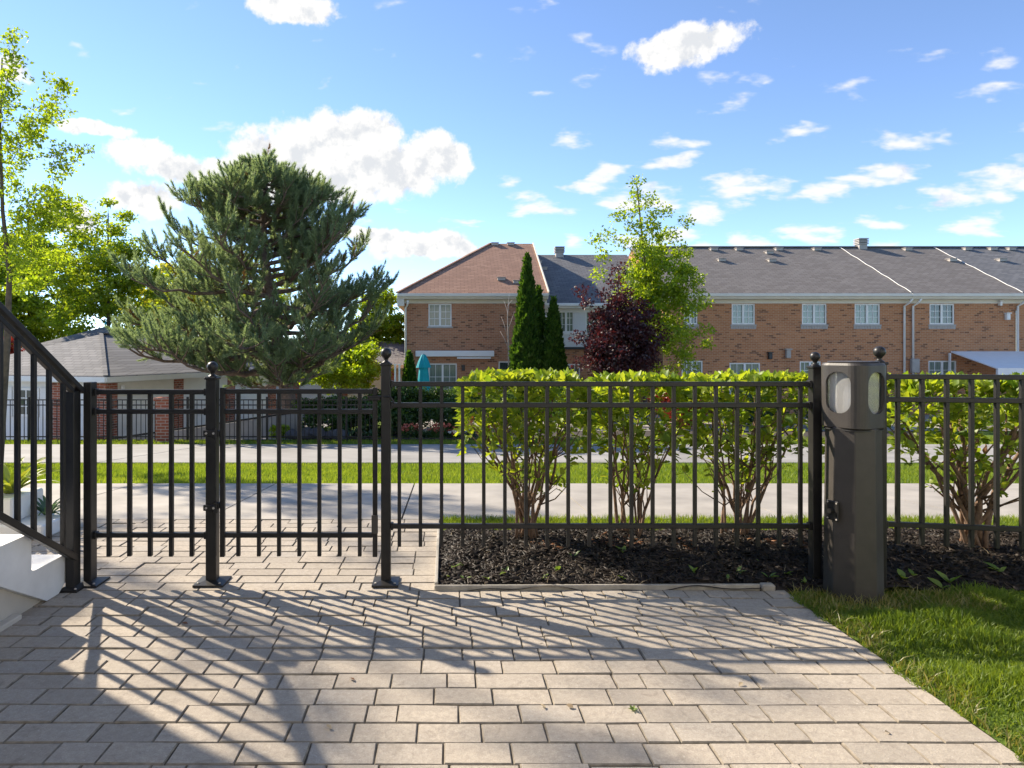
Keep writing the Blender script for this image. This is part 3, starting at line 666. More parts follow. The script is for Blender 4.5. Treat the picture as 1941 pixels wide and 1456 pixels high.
# ------------------------------------------------------------------ bollard light
CX, CY = 2.112, 3.54
cam_dir = math.atan2(-CY, -CX)
bo = thing('bollard_light', 'octagonal dark bollard light with oval lens windows in its head', 'bollard light', (CX, CY, 0))
def ngon(r, z, n, rot): return [(CX + r * math.cos(rot + 2 * math.pi * k / n), CY + r * math.sin(rot + 2 * math.pi * k / n), z) for k in range(n)]
rot8 = cam_dir + R(4)
vs = ngon(0.138, -0.03, 8, rot8) + ngon(0.128, 0.865, 8, rot8)
MB().add(vs, [tuple(range(8))[::-1], tuple(range(8, 16))] + [(i, (i + 1) % 8, (i + 1) % 8 + 8, i + 8) for i in range(8)]).build('shaft', M['bollard'], bo, bevel=0.004)
hr = cam_dir - R(33)      # one window faces this way, the next a quarter turn on
def rsq(h, rc, z, n=8):
    out = []
    for q in range(4):
        a0 = q * math.pi / 2; ccx = (h - rc) * math.cos(a0 + math.pi / 4) * math.sqrt(2); ccy = (h - rc) * math.sin(a0 + math.pi / 4) * math.sqrt(2)
        for j in range(n + 1):
            a = a0 + (math.pi / 2) * j / n; out.append((ccx + rc * math.cos(a), ccy + rc * math.sin(a), z))
    return out
def rotz(pts): c_, s_ = math.cos(hr), math.sin(hr); return [(CX + x * c_ - y * s_, CY + x * s_ + y * c_, z) for x, y, z in pts]
levels = [(0.112, 0.858), (0.121, 0.866), (0.124, 1.182), (0.118, 1.194)]
inner = [(0.128, 1.178), (0.128, 0.872)]
def skin(levels, close_top=True, close_bot=True, rc=0.070):
    vs = []; n = 36
    for h, z in levels: vs += rotz(rsq(h, rc if h > .12 else min(rc, h * .6), z))
    fs = [(i * n + k, i * n + (k + 1) % n, (i + 1) * n + (k + 1) % n, (i + 1) * n + k) for i in range(len(levels) - 1) for k in range(n)]
    if close_bot: fs.append(tuple(range(n))[::-1])
    if close_top: fs.append(tuple(range((len(levels) - 1) * n, len(levels) * n)))
    return MB().add(vs, fs)
head = skin(levels).build('head', M['bollard'], bo)
cav = skin([(0.106, 0.874), (0.109, 1.176)]).build('cutter', M['bollard'])
cuts = [cav]
def capsule(w, z0, z1, ax):
    pts = []; r = w / 2 * 0.92
    for (sy, sz, a0) in ((1, 1, 0), (-1, 1, 90), (-1, -1, 180), (1, -1, 270)):
        for j in range(7):
            a = R(a0 + 15 * j); pts.append(((w / 2 - r) * sy + r * math.cos(a), (z1 - r if sz > 0 else z0 + r) + r * math.sin(a)))
    return MB().prism([((-0.3, u, z) if ax == 0 else (u, -0.3, z)) for (u, z) in pts], ((0.6, 0, 0) if ax == 0 else (0, 0.6, 0)))
for ax in (0, 1):
    mb = capsule(0.134, 0.938, 1.150, ax); mb.v = rotz(mb.v); cuts.append(mb.build('cutter', M['bollard']))
for c_ in cuts:
    md = head.modifiers.new('b', 'BOOLEAN'); md.operation = 'DIFFERENCE'; md.solver = 'EXACT'
    md.object = c_
bpy.context.view_layer.update()
for c_ in cuts:
    c_.location = (c_.location)
head_loc = head.matrix_world.copy()
dg = bpy.context.evaluated_depsgraph_get(); nm = bpy.data.meshes.new_from_object(head.evaluated_get(dg)); head.modifiers.clear(); head.data = nm; nm.name = 'head'
for c_ in cuts: bpy.data.objects.remove(c_)
skin([(0.100, 0.876), (0.102, 1.172)]).build('lens', M['lens'], bo)
MB().lathe((CX, CY, 0.868), [(0.035, 0.004), (0.035, 0.16), (0.028, 0.20), (0.004, 0.21)], 20).build('lamp', M['white'], bo, smooth=True)
MB().lathe((CX, CY, 0.868), [(0.095, 0.009), (0.095, 0.02), (0.05, 0.03)], 24).build('lamp_base', M['bollard_dark'], bo)
u = Vector((-math.cos(R(20)), -math.sin(R(20)), 0))
pc = Vector((CX, CY, 0.44)) + u * 0.134; tn = Vector((-u.y, u.x, 0))
lp = MB().add([pc + tn * a + Vector((0, 0, z)) + u * d for d in (0.002, 0.012) for (a, z) in ((-.035, -.05), (.035, -.05), (.035, .05), (-.035, .05))],
         [(0, 1, 2, 3), (7, 6, 5, 4), (0, 4, 5, 1), (1, 5, 6, 2), (2, 6, 7, 3), (3, 7, 4, 0)]).build('latch_plate', ME, bo, bevel=0.004)
MB().tube([pc + u * 0.010, pc + u * 0.034], 0.012, 12).build('knob', ME, lp)

skin([(0.100, 1.1945), (0.104, 1.199), (0.098, 1.203)]).build('cap', M['bollard'], bo)
skin([(0.117, 0.852), (0.117, 0.857)]).build('collar', M['bollard_dark'], bo)
for sa in (-.026, .026):
    for sz in (-.041, .041):
        q0 = pc + tn * sa + Vector((0, 0, sz)); MB().tube([q0 + u * .011, q0 + u * .015], .0045, 8).build('screw', M['vent'], lp)

# ------------------------------------------------------------------ trimmed shrubs behind the fence
def leaf_shape(kind, rg):
    # pointed leaf along +X, unit length, folded at the midrib and curled at the tip
    if kind == 0: out = [(0, 0), (0.18, 0.16), (0.42, 0.25), (0.70, 0.17), (1, 0)]
    elif kind == 1: out = [(0, 0), (0.15, 0.20), (0.32, 0.16), (0.45, 0.34), (0.62, 0.17), (0.78, 0.20), (1, 0)]
    else: out = [(0, 0), (0.22, 0.24), (0.48, 0.33), (0.76, 0.22), (1, 0)]
    n = len(out); vs = []; curl = rg.uniform(0.05, 0.35); fold = rg.uniform(0.15, 0.55)
    z = lambda x: -curl * x * x + 0.12 * x
    for (x, y) in out: vs.append((x, 0, z(x)))
    for (x, y) in out[1:-1]: vs.append((x, y, z(x) + y * fold))
    for (x, y) in out[1:-1]: vs.append((x, -y, z(x) + y * fold))
    L = lambda i: n + i - 1; Rr = lambda i: 2 * n - 2 + i - 1
    fs = [(0, 1, L(1)), (0, Rr(1), 1)]
    for i in range(1, n - 2): fs += [(i, i + 1, L(i + 1), L(i)), (i, Rr(i), Rr(i + 1), i + 1)]
    fs += [(n - 2, n - 1, L(n - 2)), (n - 2, Rr(n - 2), n - 1)]
    return np.array(vs), fs
lrg = np.random.default_rng(5)
LSH = [leaf_shape(k, lrg) for k in (0, 1, 2, 0, 1, 2, 1, 0)]
LME = [MB().add(v, f).mesh('leaf', M['hedge_leaf'], smooth=True) for v, f in LSH]
LMR = [MB().add(v, f).mesh('leaf', M['hedge_leaf_red'], smooth=True) for v, f in LSH[:2]]
def frame(d, up):
    d = d.normalized(); s = up.cross(d)
    s = s.normalized() if s.length > 1e-4 else d.orthogonal().normalized(); n = d.cross(s)
    return Matrix((d, s, n)).transposed()
def shrub(label, bx, by, x0, x1, seed, top=1.135, nst=13, nparts=235, thick=1.0):
    rg = np.random.default_rng(seed); z0 = 0.04
    o = thing('shrub', label, 'shrub', (bx, by, z0))
    anchors = []; cx = (x0 + x1) / 2; hw = (x1 - x0) / 2
    for i in range(nst):
        a = rg.uniform(0, 2 * math.pi); b0 = Vector((bx + 0.07 * math.cos(a), by + 0.05 * math.sin(a), z0 - 0.03))
        u = (i + 0.5) / nst * 2 - 1 + rg.uniform(-.12, .12); tx = cx + hw * 0.86 * u; ty = by + rg.uniform(-0.22, 0.24); tz = rg.uniform(0.78, 0.98)
        pts = []
        for j in range(8):
            t_ = j / 7; w = t_ ** 1.25
            pts.append(Vector((b0.x + (tx - b0.x) * w + rg.normal(0, .010), b0.y + (ty - b0.y) * w + rg.normal(0, .010), b0.z + (tz - b0.z) * t_)))
        r0 = rg.uniform(0.0075, 0.0135) * thick
        mb = MB().tube(pts, [r0 * (1 - 0.62 * j / 7) for j in range(8)], 7)
        for q in range(rg.integers(4, 7)):      # forks
            j = rg.integers(2, 7); p = pts[j]; dv = Vector((rg.normal(0, .11), rg.normal(0, .11), rg.uniform(.10, .26)))
            mid = p + dv * 0.5 + Vector((rg.normal(0, .015), rg.normal(0, .015), -0.015)); e = p + dv
            if e.z > top - 0.03: e.z = top - 0.03
            mb.tube([p, mid, e], [r0 * .45, r0 * .34, r0 * .2], 5); anchors.append((e, dv.normalized(), j))
            if j >= 4: anchors.append((mid, dv.normalized(), j))
        mb.build('stem', M['stem'], o, smooth=True)
        anchors.append((pts[-1], Vector((u, 0, 1)).normalized(), 7))
    L = []
    def rosette(p, ax, n, size, spread):
        ax = ax.normalized(); s1 = ax.orthogonal().normalized(); s2 = ax.cross(s1)
        a0 = rg.uniform(0, 6.28)
        for i in range(n):
            a = a0 + i * 2.4; tl = rg.uniform(*spread); rad = s1 * math.cos(a) + s2 * math.sin(a)
            d = ax * math.cos(tl) + rad * math.sin(tl)
            L.append((p + rad * rg.uniform(0, .02) - ax * 0.02 * rg.random(), d, size * rg.uniform(.7, 1.2), ax))
    # clipped crown: rosettes packed over the top, the front and the ends
    ntop = int(130 * (x1 - x0))
    for i in range(ntop):
        x = rg.uniform(x0 + .03, x1 - .03); y = by + rg.uniform(-.28, .28); e = 1 - max(0, abs((x - cx) / hw) - .72) * 0.42
        rosette(Vector((x, y, top * e - rg.uniform(.055, .09))), Vector((rg.normal(0, .25), rg.normal(0, .25), 1)), rg.integers(6, 9), .074, (.15, 1.05))
    for i in range(int(190 * (x1 - x0))):
        x = rg.uniform(x0 + .02, x1 - .02); z = top - 0.09 - 0.42 * rg.random() ** 1.4; y = by + rg.choice([-1, 1]) * rg.uniform(.10, .29)
        rosette(Vector((x, y, z)), Vector(((x - cx) / hw * .7, (y - by) * 3, .5)), rg.integers(4, 7), .057, (.4, 1.4))
    for sgn, xe in ((-1, x0), (1, x1)):
        for i in range(12):
            z = top - .06 - .48 * rg.random(); rosette(Vector((xe - sgn * .05, by + rg.uniform(-.22, .22), z)), Vector((sgn, 0, .35)), 5, .080, (.3, 1.2))
    for (p, d, j) in anchors:
        if p.z > 0.30 or rg.random() < .3: rosette(p, d, rg.integers(2, 5) if p.z < .7 else 4, .060, (.5, 1.4))
    order = sorted(range(len(L)), key=lambda i: L[i][0].y - 0.55 * max(0, L[i][0].z - .95) - 0.1 * rg.random())
    parts = set(order[:nparts]); jv, jf = [], []
    for i, (p, d, s, ax) in enumerate(L):
        rm = frame(d, Vector((rg.normal(0, .5), rg.normal(0, .5), 1))) ; sq = Matrix.Diagonal((s, s * rg.uniform(.85, 1.25), s))
        k = rg.integers(0, len(LSH))
        if i in parts:
            ob = bpy.data.objects.new('leaf', LMR[k % 2] if rg.random() < .04 and p.z < .95 else LME[k]); COL.objects.link(ob); ob.parent = o
            ob.matrix_basis = Matrix.Translation(p - Vector((bx, by, z0))) @ (rm @ sq).to_4x4()
        else:
            kk = len(jv); mm = rm @ sq; v_, f_ = LSH[k]; jv.append(np.array(v_) @ np.array(mm).T + np.array(p)); jf.append((k, ))
    # the rest of the foliage, one mesh
    vs = []; fs = []; kk = 0; it = iter(jf)
    for arr in jv:
        (k,) = next(it); vs += [tuple(v) for v in arr]; fs += [tuple(a + kk for a in f) for f in LSH[k][1]]; kk += len(arr)
    tag(MB().add(vs, fs).build('foliage', M['hedge_leaf'], o, smooth=True), kind='stuff')
    return o
shrub('bushy trimmed shrub nearest the gate, many stems fanning wide', 0.52, 4.42, 0.075, 0.93, 11, nst=15)
shrub('narrow trimmed shrub second from the gate along the fence', 1.19, 4.44, 0.965, 1.50, 12, 1.12, nst=10, nparts=190)
shrub('trimmed shrub beside the bollard light fence post with crooked stems', 1.87, 4.42, 1.545, 2.42, 13, 1.125, nst=13)
shrub('trimmed shrub with thick trunk right of the bollard light', 3.24, 4.20, 2.60, 3.95, 14, 1.11, nst=12, thick=1.7)
# weeds and fallen leaves on the mulch
rg = np.random.default_rng(21)
spots = [(0.02, 3.74), (0.05, 3.86), (0.10, 3.70), (0.22, 3.67), (0.33, 3.72), (0.52, 3.66), (0.62, 3.78), (0.95, 3.70), (1.35, 3.72), (1.52, 3.68), (1.62, 3.80), (1.75, 3.70), (1.88, 3.76), (1.93, 3.66), (1.80, 3.92), (0.75, 4.0), (1.05, 4.05), (2.45, 3.65), (2.55, 3.72), (2.70, 3.66), (2.62, 3.60), (3.05, 3.75)]
for i, (x, y) in enumerate(spots):
    z = float(bedz(np.array(x), np.array(y)))
    o = thing('weed', 'small pale green weed sprouting from the dark mulch', 'weed', (x, y, z), 'weeds in the mulch bed')
    for q in range(rg.integers(2, 5)):
        a = rg.uniform(0, 6.28); d = Vector((math.cos(a), math.sin(a), rg.uniform(.25, 1.0))); k = (0, 2, 3)[rg.integers(0, 3)]; s = rg.uniform(.03, .06) * (1.6 if x > 2.4 else 1)
        me = LME[k].copy(); me.materials[0] = M['weed_leaf']
        ob = bpy.data.objects.new('leaf', me); COL.objects.link(ob); ob.parent = o
        ob.matrix_basis = Matrix.Translation((0, 0, .008)) @ (frame(d, Vector((0, 0, 1))) @ Matrix.Diagonal((s, s * .8, s))).to_4x4()

# ------------------------------------------------------------------ trees
def leaf_quads(C, n_each, rad, size, rg, flat=0.6, upbias=0.5, aspect=0.6):
    n = len(C) * n_each; c = np.repeat(C[:, :3], n_each, 0); rr = np.repeat(rad, n_each)
    g = rg.normal(0, 1, (n, 3)); g /= np.maximum(1e-6, np.linalg.norm(g, axis=1))[:, None]; g *= (rg.random(n) ** 0.5)[:, None]
    g[:, 2] *= flat; p = c + g * rr[:, None]
    nr = rg.normal(0, 1, (n, 3)); nr[:, 2] += upbias * 2; nr /= np.linalg.norm(nr, axis=1)[:, None]
    d = rg.normal(0, 1, (n, 3)) + g * 1.2; d -= nr * np.sum(d * nr, 1)[:, None]; d /= np.maximum(1e-6, np.linalg.norm(d, axis=1))[:, None]
    s = np.cross(nr, d); L = size * rg.uniform(.6, 1.25, n)
    w = (L * aspect / 2)[:, None]; L = L[:, None]
    V = np.stack([p, p + d * L * .45 + s * w + nr * w * .35, p + d * L, p + d * L * .45 - s * w + nr * w * .35], 1).reshape(-1, 3)
    i = np.arange(n)[:, None] * 4
    return V, np.concatenate([i + np.array([0, 1, 2]), i + np.array([0, 2, 3])], 0)
def skeleton(trunk, r0, r1, targets, rg, sag=0.06, rl=0.36, sides=7, min_r=0.008, climb=0.25):
    mb = MB(); pts = [Vector(p) for p in trunk]; m_ = len(pts)
    dense = []
    for i in range(m_ - 1):
        for j in range(5): dense.append(pts[i].lerp(pts[i + 1], j / 5))
    dense.append(pts[-1]); n = len(dense); rr = [r0 + (r1 - r0) * (i / (n - 1)) ** 0.8 for i in range(n)]
    mb.tube(dense, rr, max(8, sides))
    NP = [np.array(p) for p in dense[n // 5:]]; NR = rr[n // 5:]; NP = list(NP); NR = list(NR)
    base = np.array(dense[0])
    for c in sorted(targets, key=lambda c: np.linalg.norm((np.array(c) - base)[:2]) + 0.2 * (c[2] - base[2])):
        c = np.array(c); A_ = np.array(NP); d = A_ - c; dist = np.linalg.norm(d, axis=1)
        dist = dist + 1.2 * np.maximum(0, A_[:, 2] - c[2] + climb * np.linalg.norm(d[:, :2], axis=1))
        i = int(np.argmin(dist)); p = NP[i]; ln = np.linalg.norm(c - p); rs = max(min_r, min(NR[i] * 0.7, rl * NR[i] + 0.006 * ln))
        k = max(3, int(ln / 0.5) + 2); path = []; off = rg.normal(0, .05 * ln, 3)
        for j in range(k + 1):
            u = j / k; q = p + (c - p) * u; q = q + off * math.sin(u * math.pi); q[2] -= sag * ln * math.sin(u * math.pi); path.append(q)
        rads = [rs * (1 - .75 * j / k) for j in range(k + 1)]
        mb.tube(path, [max(min_r * .5, x) for x in rads], 5 if rs < .04 else sides, cap=False)
        NP += path[1:]; NR += rads[1:]
    return mb
def lobes(rg, n):
    dirs = rg.normal(0, 1, (n, 3)); dirs /= np.linalg.norm(dirs, axis=1)[:, None]; return dirs, rg.uniform(-.28, .32, n)
def crown_pts(rg, c, rad, n, inner=0.25, power=0.45, top_narrow=0.0):
    D_, A_ = lobes(rg, 9); out = []
    while len(out) < n:
        d = rg.normal(0, 1, 3); d /= np.linalg.norm(d); k = 1 + np.sum(A_ * np.maximum(0, D_ @ d) ** 4)
        r = (inner + (1 - inner) * rg.random() ** power) * k; p = d * r
        if top_narrow: s = 1 - top_narrow * (p[2] + 1) / 2; p[:2] *= s
        out.append(np.array(c) + p * np.array(rad))
    return np.array(out)
def broadleaf(name, label, base, trunk, c, rad, ncl, nleaf, size, clr, leafm, barkm, seed, r0=.14, r1=.03, flat=.6, inner=.2, power=.5, extra=None, top_narrow=0.0, sag=0.05, group=None, climb=.25, upbias=.5):
    rg = np.random.default_rng(seed); o = thing(name, label, 'tree', base, group)
    C = crown_pts(rg, c, rad, ncl, inner, power, top_narrow)
    if extra is not None: C = np.concatenate([C, np.array(extra)], 0)
    skeleton(trunk, r0, r1, C, rg, sag, climb=climb).build('trunk', barkm, o, smooth=True)
    V, Fc = leaf_quads(C, nleaf, clr * rg.uniform(.6, 1.3, len(C)), size, rg, flat, upbias)
    np_obj('crown', V, Fc, leafm, o, ORG[o.name]); return o
def gz_(x, y): return float(ground(np.array(x), np.array(y)))
# slender street tree at the left, standing in the grass strip
rg = np.random.default_rng(31)
tb = Vector((-6.55, 10.0, gz_(-6.55, 10)))
tgt = []
def limb(a, b_, n, side, w=0.0):
    a = Vector(a); b_ = Vector(b_); out = []
    for i in range(n):
        u = (i + 1) / n; p = a.lerp(b_, u); out.append(tuple(p))
        if i > 0:
            for s in (-1, 1): out.append((p.x + s * side * rg.uniform(.4, 1) * (1.1 - u * .6), p.y + rg.normal(0, side), p.z + rg.uniform(0.0, side)))
    return out
q = lambda px, py, y=10.0: P(px, py, y)
for a, b_, n, sd in ((q(12, 460), q(150, 290), 7, .16), (q(5, 330), q(120, 175, 9.8), 6, .15), (q(8, 420), q(128, 430), 5, .16), (q(2, 255), q(28, 90, 9.8), 6, .12), (q(5, 300), q(95, 225, 10.4), 5, .13),
                     (q(10, 480), q(95, 385, 9.5), 5, .16), (q(12, 510), q(110, 500, 10.3), 5, .17), (q(5, 500), q(-130, 330), 7, .22), (q(5, 420), q(-150, 220), 7, .2), (q(0, 350), q(-120, 100, 10.5), 7, .2), (q(10, 520), q(60, 470, 9.2), 4, .15), (q(5, 540), q(70, 545, 10.8), 4, .18), (q(0, 400), q(-60, 180, 9.3), 6, .2), (q(10, 440), q(40, 300, 11), 5, .2)):
    tgt += limb(a, b_, n, sd)
o = thing('street_tree', 'slender sparse young tree with fine yellow green leaves beside the sidewalk', 'tree', tb)
skeleton([tb, q(14, 640), q(18, 520), q(5, 400), q(0, 250), q(4, 110)], .062, .008, tgt, rg, .02, min_r=.006).build('trunk', M['bark'], o, smooth=True)
C = np.array(tgt); C = np.concatenate([C, C + rg.normal(0, .08, C.shape), C + rg.normal(0, .12, C.shape)], 0)
V, Fc = leaf_quads(C, 18, np.full(len(C), .10), .058, rg, .7, .2, .7); np_obj('crown', V, Fc, M['lime_leaf'], o, ORG[o.name])

# maples behind the garages
def bg_tree(name, label, px, py_top, px_c, half_px, y, leafm, seed, ncl=150, nleaf=110, size=.20, low_py=680, flat=.5, inner=.15, group=None, base_z=None, clr=.62):
    x = XP(px, y); zt_ = ZP(py_top, y); zl = ZP(low_py, y); bz = gz_(x, y) if base_z is None else base_z
    cx = XP(px_c, y); hr_ = half_px / F * y
    return broadleaf(name, label, (x, y, bz), [(x, y, bz - .1), (x + .1, y, bz + (zl - bz) * .6), (cx, y, zl + (zt_ - zl) * .35), (cx, y, zt_ - .5)], (cx, y, (zt_ + zl) / 2), (hr_, hr_ * .9, (zt_ - zl) / 2), ncl, nleaf, size, clr, leafm, M['bark'], seed, .20, .03, flat, inner, .55, group=group)
bg_tree('maple_tree', 'rounded bright green maple behind the garage roof', 205, 385, 205, 105, 33, M['green_leaf'], 41, 190, 120, .19, 690)
bg_tree('maple_tree', 'broad fresh green tree filling the space left of the maple', 60, 430, 55, 110, 36, M['green_leaf'], 42, 230, 130, .2, 700)
bg_tree('shade_tree', 'lime green tree between the pine and the brown roofed house', 715, 535, 712, 62, 37, M['lime_leaf'], 43, 130, 110, .2, 730)
bg_tree('shade_tree', 'low lime tree seen under the pine branches', 640, 640, 645, 90, 30, M['lime_leaf'], 44, 110, 110, .18, 745, clr=.5)
bg_tree('shade_tree', 'distant green tree behind the large pine', 420, 470, 430, 130, 52, M['green_leaf'], 45, 150, 110, .28, 690, clr=.9)
bg_tree('shade_tree', 'distant yellow green tree behind the garage row', 330, 500, 320, 90, 46, M['gold_leaf'], 46, 130, 110, .26, 700, clr=.8)
bg_tree('shade_tree', 'far tree beyond the end of the garage at the picture edge', -60, 470, -70, 120, 48, M['green_leaf'], 47, 120, 100, .28, 700, clr=.9)
bg_tree('japanese_maple', 'small dark red maple showing behind the stair railing', 18, 630, 18, 26, 27, M['red_leaf'], 48, 40, 60, .14, 720, clr=.35)
# yellow-green ginkgo-like tree before the row houses
y = 26.0; x = XP(1222, y); bz = gz_(x, y)
ex = [P(px, py, y + rg.normal(0, .3)) for (px, py) in ((1208, 345), (1205, 372), (1232, 378), (1190, 400), (1258, 400), (1170, 410), (1200, 430), (1240, 430), (1150, 445), (1270, 445), (1135, 520), (1180, 460), (1215, 470), (1285, 470), (1305, 480), (1325, 530), (1335, 575), (1340, 650), (1142, 485), (1130, 455), (1290, 520), (1300, 420), (1215, 395), (1250, 470))]
ex = [tuple(p) for p in ex]
broadleaf('ornamental_tree', 'airy yellow green tree standing before the grey roofed row houses', (x, y, bz), [(x, y, bz - .1), (x + .05, y, ZP(640, y)), (XP(1228, y), y, ZP(560, y)), (XP(1215, y), y, ZP(430, y)), (XP(1208, y), y, ZP(355, y))], (XP(1240, y), y, ZP(555, y)), (1.85, 1.6, 2.9), 190, 105, .13, .36, M['lime_leaf'], M['bark'], 51, .10, .02, .8, .1, .55, extra=ex, top_narrow=.35, sag=-.03, climb=.8, upbias=.2)
# purple-leaved plum in front of it
y = 24.5; x = XP(1170, y); bz = gz_(x, y)
ex = [tuple(P(px, py, y + rg.normal(0, .25))) for (px, py) in ((1172, 510), (1168, 535), (1180, 555), (1105, 552), (1112, 575), (1145, 560), (1150, 590), (1215, 575), (1235, 590), (1190, 580), (1095, 640), (1100, 690), (1255, 640), (1245, 620), (1125, 600), (1165, 570))]
broadleaf('plum_tree', 'dark purple leaved plum tree in front of the pale recessed house', (x, y, bz), [(x, y, bz - .1), (x, y, ZP(720, y)), (XP(1172, y), y, ZP(620, y)), (XP(1172, y), y, ZP(515, y))], (XP(1172, y), y, ZP(655, y)), (1.50, 1.4, 1.55), 210, 120, .115, .34, M['plum_leaf'], M['bark'], 52, .08, .015, .8, .15, .5, extra=ex, top_narrow=.3, sag=-.03, climb=.6, upbias=.1)
# conical cedars
def cedar(label, px, py_top, half_px, y, seed, n=14000, group='columnar cedars by the brown roofed house', power=.85, name='cedar_tree'):
    rg = np.random.default_rng(seed); x = XP(px, y); bz = gz_(x, y); zt_ = ZP(py_top, y); H = zt_ - bz; r = half_px / F * y
    o = thing(name, label, 'tree', (x, y, bz), group)
    MB().tube([(x, y, bz - .1), (x, y, bz + H * .6)], [.07, .02], 8).build('trunk', M['bark'], o)
    u = 1 - rg.random(n) ** .62; a = rg.uniform(0, 6.283, n); lump = 1 + .16 * np.sin(a * 3 + u * 21) * np.sin(u * 37 + a) + .1 * np.sin(a * 7 - u * 50)
    rr = r * (1 - u) ** power * lump * (0.55 + .45 * rg.random(n) ** .35) * np.minimum(1, .75 + u * 4)
    p = np.stack([x + rr * np.cos(a), y + rr * np.sin(a), bz + .15 + u * (H - .15)], 1)
    d = np.stack([np.cos(a) * .55, np.sin(a) * .55, np.ones(n)], 1) + rg.normal(0, .28, (n, 3)); d /= np.linalg.norm(d, axis=1)[:, None]
    s = np.cross(d, np.stack([np.cos(a), np.sin(a), 0 * a], 1) + rg.normal(0, .6, (n, 3))); s /= np.linalg.norm(s, axis=1)[:, None]
    L = (.17 * rg.uniform(.6, 1.3, n))[:, None]; w = L * .27
    V = np.stack([p, p + d * L * .5 + s * w, p + d * L, p + d * L * .5 - s * w], 1).reshape(-1, 3); i = np.arange(n)[:, None] * 4
    np_obj('crown', V, np.concatenate([i + np.array([0, 1, 2]), i + np.array([0, 2, 3])], 0), M['cedar_leaf'], o, ORG[o.name])
cedar('tall pointed green cedar, the highest of the columnar cedars', 999, 483, 38, 26.5, 61, 20000)
cedar('slim green cedar squeezed between the two other cedars', 1021, 545, 26, 26.8, 62, 9000)
cedar('shorter cone shaped green cedar beside the plum tree', 1049, 566, 34, 26.2, 63, 13000)
cedar('small dark cedar at the corner of the brown brick wall', 776, 668, 20, 28.8, 64, 5000, None)
# pale bare sapling
y = 27.6; x = XP(963, y); bz = gz_(x, y); o = thing('bare_sapling', 'thin bare pale sapling against the brown brick wall', 'tree', (x, y, bz))
mb = MB().tube([(x, y, bz - .05), (x + .02, y, ZP(660, y)), (x - .02, y, ZP(600, y)), (x + .05, y, ZP(556, y))], [.03, .026, .018, .006], 7)
for (a, b_) in (((963, 625), (975, 590)), ((962, 580), (974, 566)), ((963, 660), (948, 628)), ((962, 640), (950, 600)), ((963, 600), (955, 570)), ((963, 685), (980, 650))):
    p0, p1 = P(*a, y), P(*b_, y + .2); mb.tube([p0, p0.lerp(p1, .5) + Vector((.02, 0, .03)), p1], [.013, .009, .004], 5)
mb.build('trunk', M['birch'], o, smooth=True)

# ------------------------------------------------------------------ big pine
rg = np.random.default_rng(77); y = 20.6
pbz = gz_(XP(556, 19.6), 20.0)
pt = [P(558, 832, y), P(552, 790, y), P(541, 725, y), P(536, 690, y), P(522, 620, y), P(508, 540, y), P(500, 470, y), P(500, 390, y), P(505, 296, y)]
pt[0].z = pbz - .15
o = thing('pine_tree', 'large spreading blue green pine behind the iron lane fence', 'tree', (pt[1].x, y, pbz))
mb = MB(); dense = []
for i in range(len(pt) - 1):
    for j in range(4): dense.append(pt[i].lerp(pt[i + 1], j / 4))
dense.append(pt[-1]); nd = len(dense); prr = [.23 * (1 - (i / (nd - 1))) ** .75 + .03 for i in range(nd)]
mb.tube(dense, prr, 14)
def at_height(z):
    for i in range(nd - 1):
        if dense[i].z <= z <= dense[i + 1].z:
            u = (z - dense[i].z) / (dense[i + 1].z - dense[i].z); return dense[i].lerp(dense[i + 1], u), prr[i]
    return dense[-1].copy(), prr[-1]
HW = [(735, 110), (700, 215), (640, 240), (560, 235), (480, 225), (420, 195), (370, 148), (330, 92), (300, 45), (275, 14)]   # half width of the crown at each height
HWz = sorted([(ZP(a, y), b_ / F * y) for a, b_ in HW]); HZ = np.array([a for a, _ in HWz]); HH = np.array([b_ for _, b_ in HWz])
_k = int(np.argmax(HH)); CAPR = HH[_k:][::-1]; CAPZ = HZ[_k:][::-1]
shoots = []     # (point, direction, length)
def add_shoot(p, d, l): shoots.append((np.array(p), np.array(d) / np.linalg.norm(d), l))
nl = 72; ga = 0.0
ztop = dense[-1].z
